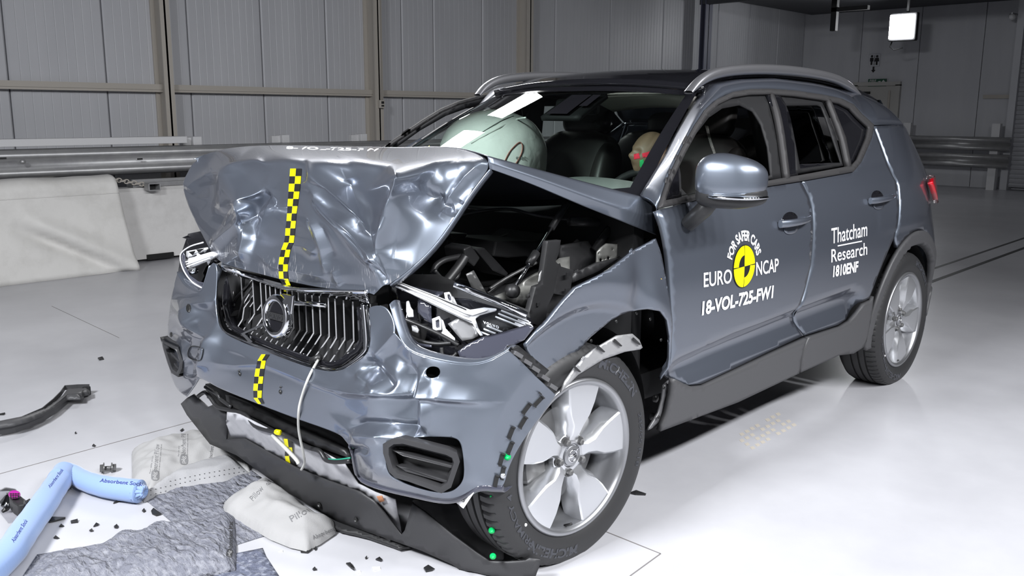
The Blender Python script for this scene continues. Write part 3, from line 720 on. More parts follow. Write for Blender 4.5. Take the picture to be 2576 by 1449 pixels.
for v in far.data.vertices:
    x = v.co.x+CAR.location.x
    if x < 1.2:
        ye = -at_x(up3, x).y; v.co.z -= 1.0*max(0, v.co.y-ye-.012)*min(1, (1.2-x)/.15)
for o in list(fd.children)+list(rd.children):
    if o.name.startswith('door_frame'): mirror_copy(o, fd2 if o.parent == fd else rd2)
# ------------------------------------------------------------------ roof, windscreen, rails
def bulge_rows(front, back, n, m, f):
    return [[f(i/n, j/m) for j in range(m+1)] for i in range(n+1)]
WB = [(.50, .76, 1.115), (.33, .45, 1.075), (.27, 0, 1.06)]; WT = [(1.13, .565, 1.487), (1.085, .35, 1.507), (1.07, 0, 1.515)]
def quad3(c, y):
    """line through corner, mid and centre, mirrored: t -1..1"""
    t = abs(y); a, b, d = c
    ys = [d[1], b[1], a[1]]; s = [0, .59, 1]
    L0 = (t-.59)*(t-1)/((0-.59)*(0-1)); L1 = t*(t-1)/(.59*(.59-1)); L2 = t*(t-.59)/(1*(1-.59))
    v = [d[k]*L0+b[k]*L1+a[k]*L2 for k in range(3)]; v[1] = math.copysign(v[1], y) if y else 0
    return Vector(v)
def wpt(s, t, off=0):
    """s -1 (driver side) .. 1, t 0 cowl .. 1 header"""
    a = quad3(WB, -s); b = quad3(WT, -s); p = a.lerp(b, t); n = Vector((-.55, 0, .83)); n.y = -.25*s
    return p+n.normalized()*(.028*math.sin(math.pi*t)*(1-.4*s*s)+off)
def wpatch(name, s0, s1, t0, t1, off, mt, par, n=16, m_=10, th=.0):
    o = MB().grid([[wpt(s0+(s1-s0)*i/n, t0+(t1-t0)*j/m_, off) for j in range(m_+1)] for i in range(n+1)]).build(name, mt, par, True); face_cam(o)
    if th: solid(o, th)
    return o
ws = empty('windscreen', (0, 0, 0), parent=CAR)
ws.location = Vector((.8, 0, 1.3))-CAR.location
o = wpatch('windscreen_pane', -.985, .985, .0, .985, 0, M['wind'], ws, 30, 16)
for nm, a in (('shaded_border', (-1, -.93, 0, 1)), ('shaded_border', (.93, 1, 0, 1)), ('shaded_border', (-.93, .93, .945, 1)), ('shaded_border', (-.93, .93, 0, .09))): wpatch(nm, *a, .0015, M['gloss'], ws)
wpatch('camera_cover', -.01, .30, .70, .945, -.012, M['inner'], ws, 8, 8, .02)
b = MB()
for s0, s1, t0, t1 in ((.05, .22, .70, .90), (.235, .30, .78, .90)): b.grid([[wpt(s0+(s1-s0)*i/4, t0+(t1-t0)*j/4, .003) for j in range(5)] for i in range(5)])
b.build('sensor_plate', M['gloss'], ws, True)
b = MB()
for t0, t1 in ((.02, .13), (.16, .36), (.40, .60), (.64, .80)): b.grid([[wpt(-.985+.045*i/2, t0+(t1-t0)*j/5, .006) for j in range(6)] for i in range(3)])
b.build('edge_tape', M['clad'], ws, True)
# sticker on the screen
b = MB().grid([[wpt(-.62-.07*i/2, .27+.02*i+.06*j/2, .003) for j in range(3)] for i in range(3)])
b.build('yellow_sticker', M['yellow'], ws); MB().grid([[wpt(-.47-.05*i/2, .30+.03*j/2+.01*i, .003) for j in range(3)] for i in range(3)]).build('yellow_sticker', M['yellow'], ws)
# roof
RT_ = [(1.085, .0, 1.517), (1.25, 0, 1.556), (1.5, 0, 1.580), (1.8, 0, 1.588), (2.2, 0, 1.580), (2.6, 0, 1.545), (2.9, 0, 1.49), (3.12, 0, 1.42)]
def roof(x, y, d=0):
    zc = smooth_tab([(p[0], p[2]) for p in RT_], x); t = min(1, abs(y)/.58)
    return Vector((x+(.05*t*t if x < 1.3 else 0), y, zc-.034*t**2.2-d))
rows = [[roof(1.075+(2.98-1.075)*i/36, -.575+1.15*j/24) for j in range(25)] for i in range(37)]
o = MB().grid(rows).build('roof_panel', M['gloss'], CAR, True); face_cam(o); solid(o, .025)
# white test code on the roof
def roof_text(s, t):
    return roof(1.62-.13*t, .33-.62*s, -.003)
letter('roof_lettering', '18-VOL-725-FW1', roof_text, M['white'], o, bold=.03)
for sg in (-1, 1):
    pts = [(1.02, .592, 1.487), (1.07, .597, 1.522), (1.16, .60, 1.560), (1.30, .602, 1.580), (1.52, .603, 1.594), (1.75, .603, 1.599), (2.0, .602, 1.596), (2.25, .6, 1.585), (2.42, .597, 1.562), (2.54, .594, 1.532), (2.62, .59, 1.505)]
    pp = [Vector((x, sg*y, z)) for x, y, z in pts]
    b = MB(); prof = [(-.020, -.022), (-.022, .012), (-.012, .024), (.012, .024), (.022, .012), (.020, -.022)]
    rows = []
    for i, p in enumerate(pp):
        k = min(1, min(i, len(pp)-1-i)/2+.35); t = (pp[min(i+1, len(pp)-1)]-pp[max(0, i-1)]).normalized(); nz = Vector((-t.z, 0, t.x)); ny = Vector((0, 1, 0))
        rows.append([p+ny*a+nz*(c*k-.004) for a, c in prof])
    b.grid(rows, True); o = b.build('roof_rail', M['railm'], CAR, True); subsurf(o, 2)
# rear: tailgate, spoiler, rear screen, bumper
def tail_y(z): return lerp_tab([(.3, .60), (.6, .70), (.9, .72), (1.05, .70), (1.2, .64), (1.45, .55)], z)
rows = []
for z, x in ((.30, 3.50), (.45, 3.56), (.60, 3.58), (.80, 3.52), (.95, 3.46), (1.05, 3.44), (1.15, 3.36), (1.3, 3.25), (1.42, 3.15), (1.48, 3.08)):
    rows.append([Vector((x-.18*abs(t)**2.5, t*(tail_y(z)+.05), z)) for t in [k/10-1 for k in range(21)]])
o = MB().grid(rows[:6]).build('tailgate', M['paint'], CAR, True); solid(o, .03)
o = MB().grid(rows[5:]).build('rear_screen', M['privacy'], CAR, True)
o = MB().grid([[Vector((2.92+.14*i/4-.10*abs(j/5-1)**2, -.55+1.10*j/10, 1.475-.016*i-.05*abs(j/5-1)**2)) for j in range(11)] for i in range(5)]).build('rear_spoiler', M['paint'], CAR, True); solid(o, .02)
# tail lamp
o = field('tail_lamp', [(2.93, 1.045), (3.0, 1.062), (3.38, 1.055), (3.42, .925), (3.22, .915), (3.08, .945), (2.99, .99)], side3(.014), .02, M['red'], CAR, thick=.025); o['label'] = 'red tail lamp'
mirror_copy(o, CAR)
# wing mirror
mi = empty('wing_mirror', (0, 0, 0), parent=fd); mi.location = Vector((.6, -1.0, 1.17))-Vector((.9, -.9, .7))
def egg(c, rx, ry, rz, p=2.6, n=20, m_=28, cut=None, f=None):
    rows = []
    for i in range(n+1):
        th = math.pi*i/n; row = []
        for j in range(m_):
            ph = 2*math.pi*j/m_; g = lambda a: math.copysign(abs(a)**(2/p), a)
            d = Vector((g(math.sin(th))*g(math.cos(ph))*rx, g(math.sin(th))*g(math.sin(ph))*ry, g(math.cos(th))*rz))
            if f: d = f(d)
            row.append(Vector(c)+d)
        rows.append(row)
    return rows
MC = Vector((.598, -1.048, 1.190))
def shp(d):
    d = Vector(d)
    k = 1+.16*(d.y/.11)*(1 if d.z < 0 else .6)               # taller at the door side
    d.z *= .92+.18*(d.y+.11)/.22 if d.z > 0 else 1
    if d.x > .0: d.x *= .75
    h = (d.x*.69-d.y*.72)/.12; d.z *= (1.08-.30*max(0, h+.1)) if d.z > 0 else (1-.25*max(0, h))
    d.x += .035*(-(d.y)/.11)                                  # outer end swept back
    return d
o = MB().grid(egg(MC, .077, .104, .078, 2.9, f=shp), True).build('mirror_shell', M['paint'], mi, True)
b = MB().grid(egg(MC+Vector((.005, 0, -.052)), .074, .102, .045, 3.2, f=shp), True); b.build('mirror_base', M['black'], mi, True)
b = MB().grid(egg(MC+Vector((-.008, -.03, -.055)), .075, .088, .011, 2.6, f=shp), True); b.build('turn_signal', M['chrome'], mi, True)
MB().grid([[Vector((MC.x+.052, MC.y-.075+.15*i/3, MC.z-.05+.085*j/3)) for j in range(4)] for i in range(4)]).build('mirror_glass', M['chrome'], mi)
b = MB().tube([(.60, -.99, 1.15), (.585, -.955, 1.085), (.575, -.90, 1.03)], [.06, .05, .045], 16, True, .6); b.build('mirror_stalk', M['black'], mi, True)
# door handles
def handle(p0, p1, par):
    (x0, z0), (x1, z1) = p0, p1; h = empty('door_handle', (0, 0, 0), parent=par)
    tot = par.location+CAR.location; h.location = Vector(((x0+x1)/2, -.93, (z0+z1)/2))-tot
    def bp(s, o_): x = x0+(x1-x0)*s; z = z0+(z1-z0)*s; return Vector((x, S(x, z)-o_, z))
    rows = []
    for i in range(9):
        s = i/8; c = bp(s, .012+.028*math.sin(math.pi*s)**.6); w = .016-.004*s
        rows.append([c+Vector((0, .010*math.cos(a), w*math.sin(a))) for a in [k*math.pi/6 for k in range(12)]])
    b = MB().grid(rows, True); b.add(rows[0], [tuple(range(12))]); b.add(rows[-1], [tuple(range(12))]); b.build('grip', M['paint'], h, True)
    xm = (x0+x1)/2-.02; zm = (z0+z1)/2
    pts = [(xm+.072*math.cos(a), zm-.004+.040*math.sin(a)*(1 if math.sin(a) > 0 else .7)) for a in [k*math.pi/12 for k in range(24)]]
    field('cup_shade', pts, lambda x, z: Vector((x, S(x, z)-.0015+.0*x, z)), .014, M['gloss'], h, thick=.001)  # shade in the body-coloured cup, painted as a flat black patch
    pts = [(xm+.062*math.cos(a), zm-.030+.022*math.sin(a)) for a in [k*math.pi/12 for k in range(24)]]
    field('cup_lip', pts, lambda x, z: Vector((x, S(x, z)-.0035, z)), .012, M['paint'], h, thick=.001)
handle(on_side(1956, 563), on_side(2029, 547), fd); handle(on_side(2183, 505), on_side(2238, 491), rd)
# ------------------------------------------------------------------ vinyl lettering on the doors
def vinyl(bl, br, tl, off=.0025):
    a = on_side(*bl); b_ = on_side(*br); c = on_side(*tl)
    def f(s, t):
        x = a[0]+(b_[0]-a[0])*s+(c[0]-a[0])*t; z = a[1]+(b_[1]-a[1])*s+(c[1]-a[1])*t
        return Vector((x, S(x, z)-off, z))
    return f
tag(letter('lettering', 'EURO', vinyl((1769, 722), (1839, 711), (1769, 686)), M['white'], fd, bold=.012), 'white letters left of the round target')
tag(letter('lettering', 'NCAP', vinyl((1901, 693), (1957, 682), (1901, 659)), M['white'], fd, bold=.012), 'white letters right of the round target')
tag(letter('lettering', '18-VOL-725-FW1', vinyl((1764, 792), (1946, 747), (1762, 760)), M['white'], fd, bold=.035, shear=.2), 'white bold test code lettering')
tag(letter('lettering', 'Thatcham', vinyl((2090, 613), (2180, 593), (2090, 574)), M['white'], rd, bold=.006), 'white company name, upper line')
tag(letter('lettering', 'Research', vinyl((2090, 660), (2180, 640), (2090, 627)), M['white'], rd, bold=.006), 'white company name, lower line')
tag(letter('lettering', '1810ENF', vinyl((2094, 696), (2159, 682), (2093, 670)), M['white'], rd, bold=.035, shear=.2), 'white bold number lettering')
f = vinyl((2106, 620), (2167, 608), (2106, 617)); mesh('underline', [f(0, 0), f(1, 0), f(1, 1), f(0, 1)], [(0, 1, 2, 3)], M['white'], rd, False)
cc = on_side(1871, 670); RX = abs(on_side(1898, 666)[0]-cc[0]); RZ = cc[1]-on_side(1871, 723)[1]
def disc_pt(r, a, off=.003): x = cc[0]+RX*r*math.cos(a); z = cc[1]+RZ*r*math.sin(a); return Vector((x, S(x, z)-off, z))
def disc(name, r0, r1, a0, a1, mt, off, par):
    n = max(3, int((a1-a0)/.1)); b = MB(); b.grid([[disc_pt(r0+(r1-r0)*j/2, a0+(a1-a0)*i/n, off) for j in range(3)] for i in range(n+1)]); return b.build(name, mt, par)
tg = empty('target_emblem', (0, 0, 0), parent=fd); tg.location = Vector((cc[0], -.92, cc[1]))-fd.location-CAR.location; tg['label'] = 'round yellow and black crash-test target'
disc('black_ring', 0, 1, 0, 2*math.pi, M['blackv'], .0025, tg)
for a0, a1 in ((0, .5), (1, 1.5)): disc('yellow_sector', .02, .96, a0*math.pi+.03, a1*math.pi-.03, M['yellow'], .0035, tg)
for a0, a1 in ((.5, 1), (1.5, 2)): disc('yellow_arc', .52, .96, a0*math.pi+.03, a1*math.pi-.03, M['yellow'], .0035, tg)
def arc_text(body, a0, a1, r0, h, bold, par, mt):
    vs, fs = text_mesh(body, bold=bold); x0 = min(v.x for v in vs); x1 = max(v.x for v in vs)
    return mesh('lettering', [disc_pt(r0+h*v.y/.7, a0+(a1-a0)*(v.x-x0)/(x1-x0), .0025) for v in vs], fs, mt, par, False)
tag(arc_text('FOR SAFER CARS', math.radians(159), math.radians(17), 1.20, .44, .03, fd, M['white']), 'white slogan curved over the target')
# ------------------------------------------------------------------ wheels
def wheel(name, cx, steer, yo, rot, gr):
    """yo outer sidewall plane; everything is built round the axle then turned by the steering angle"""
    w = empty(name, (0, 0, 0), parent=CAR); zc = .342; C0 = Vector((cx, 0, zc)); w.location = Vector((cx, yo, zc))-CAR.location
    R = Matrix.Rotation(steer, 4, 'Z'); sg = -1 if yo < 0 else 1
    def T(p):   # local: x along car, y outward depth (0 outer sidewall, + inward), z up
        p = Vector(p); q = Vector((p.x, -sg*p.y, p.z)); return R @ q + Vector((cx, yo, zc))
    def build(b, nm, mt, smooth=True, ang=None):
        b.v = [T(v) for v in b.v]; return b.build(nm, mt, w, smooth, ang)
    n = 288; prof = [(.246, .028), (.252, .016), (.262, .010), (.285, .002), (.310, .0), (.330, .006), (.345, .018), (.352, .030), (.356, .045), (.357, .066), (.349, .067), (.349, .074), (.357, .075), (.358, .098), (.349, .099), (.349, .109), (.358, .110), (.358, .137), (.349, .138), (.349, .147), (.357, .148), (.356, .185), (.348, .205), (.325, .225), (.29, .23), (.246, .205)]
    b = MB(); rows = []
    for k in range(n):
        a = 2*math.pi*k/n; row = []
        for i, (r, h) in enumerate(prof):
            if 7 <= i <= 9 and k % 4 == 0: r -= .006
            if 7 <= i <= 8 and k % 4 != 0 and i == 7: r += .001
            p = Vector((r*math.cos(a), h, r*math.sin(a)))
            if p.z < -.340: p.z = -.340-(p.z+.340)*-.1; p.z = max(p.z, -.3415); p.y -= .0
            row.append(p)
        rows.append(row)
    rows.append(rows[0]); b.grid(rows); o = build(b, 'tyre', M['rubber'], True); autosmooth(o, 32)
    b = MB(); prof = [(.250, .020), (.2505, .012), (.246, .008), (.238, .012), (.232, .028), (.228, .05), (.222, .08), (.205, .10), (.205, .19)]
    b.lathe(prof, (0, 0, 0), (0, 1, 0), 96, (1, 0, 0)); o = build(b, 'rim_barrel', M['alloyd']); solid(o, .004)
    for k in range(5):
        a = math.radians(rot+72*k); b = MB()
        def q(r, t, d): return Vector((r*math.cos(a)-t*math.sin(a), d, r*math.sin(a)+t*math.cos(a)))
        # face outline (r, half width left, half width right, depth)
        st = [(.040, .030, .030, .040), (.070, .020, .020, .026), (.100, .026, .026, .019), (.135, .050, .046, .016), (.175, .064, .058, .014), (.215, .073, .066, .014), (.238, .077, .070, .016)]
        lo = [(.040, .034, .034, .06), (.070, .034, .034, .055), (.100, .045, .042, .055), (.135, .064, .060, .055), (.175, .076, .070, .055), (.215, .084, .078, .052), (.238, .088, .08, .045)]
        b.grid([[q(r2, -R2, d2+.03), q(r2, -R2, d2), q(r, -R_, d+.004), q(r, -R_+.006, d), q(r, 0, d-.0005), q(r, L_-.006, d), q(r, L_, d+.004), q(r2, L2, d2), q(r2, L2, d2+.03)] for (r, L_, R_, d), (r2, L2, R2, d2) in zip(st, lo)])
        build(b, 'spoke', M['alloy'], True, 28)
        # bar beside the blade, towards the next window edge
    b = MB().lathe([(.075, .062), (.072, .045), (.058, .036), (.040, .034), (.036, .040), (.0, .040)], (0, 0, 0), (0, 1, 0), 48, (1, 0, 0)); build(b, 'hub', M['alloy'], True, 35)
    b = MB().lathe([(.034, .040), (.033, .031), (.030, .029), (.0, .028)], (0, 0, 0), (0, 1, 0), 36, (1, 0, 0)); o = build(b, 'centre_cap', M['alloyd'], True, 35)
    b = MB().lathe([(.021, .0285), (.021, .0265), (.0165, .0265), (.0165, .0285)], (0, 0, 0), (0, 1, 0), 32, (1, 0, 0)); b.box((0, .0272, 0), (.034, .002, .010)); b.prism([(.014, .027, .014), (.026, .027, .026), (.026, .027, .015)], (0, -.001, 0)); build(b, 'cap_emblem', M['chrome'])
    for k in range(5):
        a = math.radians(rot+36+72*k); c = Vector((.054*math.cos(a), .030, .054*math.sin(a))); b = MB()
        b.lathe([(.0125, .022), (.0125, .0), (.011, -.006), (.007, -.009), (0, -.009)], c, (0, 1, 0), 6, (1, 0, 0)); b.lathe([(.017, .012), (.0165, .006), (.0125, .006)], c, (0, 1, 0), 16, (1, 0, 0)); build(b, 'lug_nut', M['cast'], True, 30)
    b = MB().lathe([(.0, .085), (.155, .085), (.155, .105), (0, .105)], (0, 0, 0), (0, 1, 0), 48, (1, 0, 0)); build(b, 'brake_disc', M['cast'], True, 40)
    b = MB().lathe([(.2, .19), (.1, .2), (0, .2)], (0, 0, 0), (0, 1, 0), 32, (1, 0, 0)); build(b, 'wheel_back', M['dark'])
    b = MB().lathe([(.10, .070), (.168, .068), (.172, .085), (.172, .12)], (0, 0, 0), (0, 1, 0), 10, (-1, 0, 0), -.32, .42); o = build(b, 'brake_caliper', M['cast'], True, 40); solid(o, .03, 0)
    b = MB().tube([(.228*math.cos(math.radians(-98)), .03, .228*math.sin(math.radians(-98))), (.216*math.cos(math.radians(-96)), .006, .216*math.sin(math.radians(-96)))], [.004, .0045], 8); build(b, 'valve', M['black'])
    # raised lettering on the sidewall
    def side_text(body, amid, span, rm, h, bold=.02, sh=0):
        vs, fs = text_mesh(body, bold=bold, shear=sh); x0 = min(v.x for v in vs); x1 = max(v.x for v in vs); out = []
        for v in vs:
            s = (v.x-x0)/(x1-x0)-.5; a = math.radians(amid)-math.radians(span)*s; r = rm+h*(v.y/.7-.5)
            out.append(T((r*math.cos(a), lerp_tab([(.262, .010), (.285, .002), (.310, 0), (.330, .006)], r)-.0015, r*math.sin(a))))
        mesh('sidewall_lettering', out, fs, M['rubtxt'], w, False)
    if gr:
        side_text('MICHELIN', 52, 44, .305, .028, .04); side_text('MICHELIN', -112, 44, .305, .028, .04); side_text('PRIMACY 4', 207, 42, .300, .020); side_text('235/55 R18', -2, 36, .302, .014, .0)
    b = MB()
    for an, r in ((214, .272),): b.lathe([(0, .004), (.005, .004), (.005, .009)], (r*math.cos(math.radians(an)), 0, r*math.sin(math.radians(an))), (0, 1, 0), 10)
    if gr: build(b, 'paint_dot', M['white'])
    return w
wf = wheel('front_wheel', .005, math.radians(-3.5), -.903, 80, True)
wr = wheel('rear_wheel', 2.702, 0, -.903, 62, True)
wheel('front_wheel', .06, math.radians(4), .89, 20, False); wheel('rear_wheel', 2.702, 0, .903, 20, False)
# ------------------------------------------------------------------ buckled bonnet
def K(s):
    """'name u v value' lines into a dict on plane x = value"""
    d = {}
    for w in s.split(';'):
        w = w.split()
        if w: d[w[0]] = (float(w[1]), float(w[2]), 'x', float(w[3]))
    return d
HD = K('''a1 486 399 -.31; a2 540 378 -.22; a3 630 364 -.04; a4 813 366 .08; a5 1003 372 .10; a6 1055 369 .08; a7 1155 369 .0; a8 1228 396 -.185;
e1 463 476 -.355; e2 468 505 -.37; e3 484 543 -.385; e4 527 626 -.43;
f2 559 422 -.392; f3 606 403 -.365; f4 679 397 -.378; f5 765 400 -.390; f6 880 402 -.370; f7 985 415 -.365; f8 1100 402 -.25; f9 1185 403 -.215;
t3 600 381 -.25; t4 720 381 -.22; t5 900 382 -.18;
m1 512 440 -.352; m2 562 499 -.410; m3 594 503 -.468; m4 679 483 -.400; m5 635 549 -.392; m6 640 500 -.395; m7 640 450 -.386; m8 735 490 -.412; m8b 733 440 -.398;
m9 778 457 -.448; m10 829 492 -.452; m11 876 537 -.458; m12 940 610 -.458; m13 962 645 -.460; m14 850 450 -.368; m15 915 500 -.348; m16 950 545 -.362;
n1 784 478 -.418; n0 830 528 -.398; n2 860 578 -.466; n3 946 660 -.474; n4 905 590 -.425;
m17 993 431 -.440; m17b 1012 443 -.436; m18 1047 487 -.315; m19 1000 490 -.425; m20 974 570 -.448; m21 959 620 -.452;
p1 1075 560 -.335; p2 1113 522 -.262; p5 1020 620 -.385; p6 1120 440 -.25; p7 1080 440 -.30;
g1 1231 424 -.180; g2 1190 475 -.215; g3 1149 537 -.262; g4 1104 606 -.320; g5 1042 672 -.390; g6 977 717 -.445;
l1 540 607 -.448; l2 603 562 -.458; l3 608 540 -.470; l4 603 626 -.466; l5 655 600 -.418; l6 690 555 -.402; l7 722 592 -.440; l8 782 546 -.468; l9 790 603 -.480; l10 816 690 -.466; l11 748 590 -.432;
l12 640 645 -.452; l13 690 655 -.464; l14 765 650 -.450; l15 850 650 -.452; l16 900 695 -.462; l17 712 640 -.459; l18 570 625 -.45;
b1 527 627 -.432; b2 540 645 -.440; b3 559 664 -.450; b4 606 676 -.455; b5 702 702 -.452; b6 760 714 -.448; b7 813 724 -.448; b8 924 734 -.460; b9 940 741 -.465; b10 956 726 -.462; b11 968 716 -.458''')
out = 'a1 a2 a3 a4 a5 a6 a7 a8 g1 g2 g3 g4 g5 g6 b11 b10 b9 b8 b7 b6 b5 b4 b3 b2 b1 e4 e3 e2 e1'.split()
HD.pop('b1'); out.remove('b1')
L_ = lambda s: [x.split() for x in s.split(',')]
hood = empty('bonnet', (0, 0, 0), parent=CAR); hood.location = Vector((-.2, 0, 1.1))-CAR.location
ZQ = lambda pts: [(377+a*.3909, 327+b*.3909) for a, b in pts]
HF = [(ZQ([(465, 235), (470, 400), (475, 540)]), .022, 60, 34, 1.4), (ZQ([(465, 245), (600, 192), (790, 172)]), .016, 30, 40, 1.4), (ZQ([(640, 590), (690, 500), (780, 400)]), -.030, 32, 38, 1.3),
 (ZQ([(545, 450), (590, 510), (640, 600), (632, 700), (590, 850)]), .034, 24, 46, 1.5), (ZQ([(600, 580), (480, 672), (395, 745)]), .020, 26, 20, 1.3), (ZQ([(560, 470), (470, 560), (430, 640)]), -.012, 30, 30, 1.6),
 (ZQ([(988, 180), (982, 260), (975, 350)]), -.016, 18, 40, 1.3), (ZQ([(990, 325), (1090, 385), (1250, 530), (1380, 640), (1440, 760), (1495, 880)]), -.028, 34, 15, 1.3),
 (ZQ([(1040, 385), (1150, 520), (1300, 645), (1440, 790), (1505, 930)]), .030, 16, 30, 1.4), (ZQ([(1060, 430), (1120, 510), (1210, 610), (1340, 770), (1465, 880)]), .016, 16, 22, 1.4),
 (ZQ([(1025, 555), (1060, 650), (1110, 770), (1135, 920)]), .016, 18, 14, 1.4), (ZQ([(1085, 600), (1130, 700), (1180, 820)]), -.012, 18, 26, 1.5), (ZQ([(1255, 320), (1290, 430), (1310, 560)]), -.024, 42, 22, 1.4),
 (ZQ([(1575, 250), (1632, 300), (1602, 410), (1540, 550), (1490, 760), (1500, 900)]), .040, 34, 70, 1.7), (ZQ([(1640, 300), (1710, 405), (1800, 440), (1900, 430)]), -.030, 36, 40, 1.4),
 (ZQ([(1650, 420), (1625, 650), (1585, 900)]), .020, 50, 50, 1.5), (ZQ([(1890, 480), (1950, 545), (2020, 470)]), -.026, 30, 26, 1.3), (ZQ([(1870, 520), (1960, 570)]), .016, 20, 18, 1.3), (ZQ([(2150, 200), (2040, 300), (1900, 480)]), .016, 20, 22, 1.4),
 (ZQ([(2000, 170), (1830, 240), (1650, 300)]), -.024, 46, 40, 1.5), (ZQ([(900, 735), (1000, 748), (1080, 800)]), .014, 22, 26, 1.4), (ZQ([(690, 800), (800, 880), (1000, 920), (1140, 950)]), .012, 30, 24, 1.6),
 (ZQ([(285, 185), (250, 270), (230, 380)]), .012, 30, 26, 1.4), (ZQ([(400, 270), (300, 330), (240, 390)]), .018, 30, 36, 1.4), (ZQ([(790, 380), (740, 560), (700, 700)]), .014, 50, 40, 1.6), (ZQ([(470, 880), (700, 960), (1000, 1010), (1400, 1030)]), .010, 14, 16, 1.2),
 (ZQ([(1180, 900), (1200, 960), (1230, 1010)]), .010, 16, 16, 1.4), (ZQ([(1430, 840), (1480, 900), (1520, 990)]), -.02, 18, 14, 1.2)]
hp_ = crumple('bonnet_front', HD, out, L_('e1 m1 f2 f3 f4, f2 m2, m3 l3 l2 l4, m3 l1, m9 m10 m11 m12 m13, m17b m19 m20 m21 g6, m17 m17b, f5 m9, n1 n2 n3 b10, f4 m4 m3'), M['scuff'], hood, (), 5, .002, .5, L_('f4 f5 f6 f7 f8 f9, m17b m18 p2 g3, a8 f9 g1, f6 m14 m15 m16'), HF)
# rear half of the bonnet, folded up to the ridge, with its turned-down left edge
ridge = [P(1231, 424, 'x', -.180), P(1229, 410, 'y', -.695), P(1226, 394, 'x', -.19)]
ridge += [P(u, v+1, 'x', x) for u, v, x in ((1155, 369, .0), (1055, 369, .08), (1003, 372, .10), (813, 366, .08), (630, 364, -.04), (540, 378, -.22), (486, 399, -.31))]
hinge = [P(1651, 592, 'y', -.80), P(1649, 545, 'y', -.795), P(1648, 503, 'y', -.775), Vector((.42, -.55, 1.10)), Vector((.34, -.38, 1.085)), Vector((.31, -.25, 1.08)), Vector((.28, .12, 1.075)), Vector((.33, .42, 1.08)), Vector((.43, .60, 1.09)), Vector((.52, .74, 1.09))]
mid = [[P(1330, 459, 'y', -.715), P(1330, 440, 'y', -.72), P(1330, 421, 'y', -.695)], [P(1440, 508, 'y', -.735), P(1440, 482, 'y', -.745), P(1440, 450, 'y', -.715)], [P(1550, 551, 'y', -.765), P(1550, 522, 'y', -.775), P(1550, 478, 'y', -.745)]]
rows = []
for i in range(5):
    t = i/4; row = []
    for k in range(10):
        if 0 < i < 4 and k < 3: row.append(mid[i-1][k]); continue
        p = ridge[k].lerp(hinge[k], t)
        if k >= 3 and 0 < i < 4: p.z -= .03*math.sin(math.pi*t)
        row.append(p)
    rows.append(row)
b = MB(); b.grid(rows); rp = b.build('bonnet_rear', M['paint'], hood, True); face_cam(rp)
bm = bmesh.new(); bm.from_mesh(rp.data); ly = bm.edges.layers.float.new('crease_edge')
for e in bm.edges:
    c0, c1 = e.verts[0].index % 10, e.verts[1].index % 10
    if c0 == c1 and c0 in (1, 2): e[ly] = .55
bm.to_mesh(rp.data); bm.free(); subsurf(rp, 3); solid(rp, .003)
# folded flange running along the open left edge of the bonnet
fl_ = [P(*HD[k]) for k in ('g1', 'g2', 'g3', 'g4', 'g5', 'g6')]
rows = [[p+Vector((.004, -.001, .004)), p+Vector((.002, -.006, -.004)), p+Vector((.022, .004, -.012))] for p in fl_]
o = MB().grid(rows).build('edge_flange', M['paint'], hood, True); subsurf(o, 2); solid(o, .003)
e2 = [rows_[0] for rows_ in rows]
# ------------------------------------------------------------------ crushed bumper
PL = [(-1.0, -.04), (-.95, -.14), (-.935, -.22), (-.90, -.32), (-.86, -.395), (-.80, -.455), (-.70, -.505), (-.55, -.535), (-.3, -.546), (0, -.543), (.3, -.548), (.5, -.545), (.68, -.520), (.79, -.475), (.86, -.40), (.90, -.28), (1.0, .0)]
TI = [(.2, .07), (.30, .02), (.36, -.015), (.45, -.038), (.53, -.030), (.62, 0), (.70, .035), (.85, .080), (.95, .11)]
def Bx(y, z): return smooth_tab(PL, y)+smooth_tab(TI, z)*max(.25, 1-abs(y)/1.2)
def front(u, v, off=0):
    d = ray(u, v).normalized(); t = 1.2; ga = -1
    while t < 5:
        p = CAM+d*t
        g = p.x-Bx(max(-.99, min(.99, p.y)), p.z)-off
        if g >= 0 and abs(p.y) < .985 : break
        t += .01
    lo, hi = t-.01, t
    for _ in range(20):
        m_ = (lo+hi)/2; p = CAM+d*m_
        if p.x-Bx(max(-.99, min(.99, p.y)), p.z)-off >= 0: hi = m_
        else: lo = m_
    p = CAM+d*hi
    if t >= 5 : p = P(u, v, 'x', -.47+off)
    return p
BP = {}
def bk(s):
    for w in s.split(';'):
        w = w.split()
        if w:
            u, v = float(w[1]), float(w[2]); p = front(u, v, float(w[3]) if len(w) > 3 else 0); BP[w[0]] = (u, v, 'x', p.x)
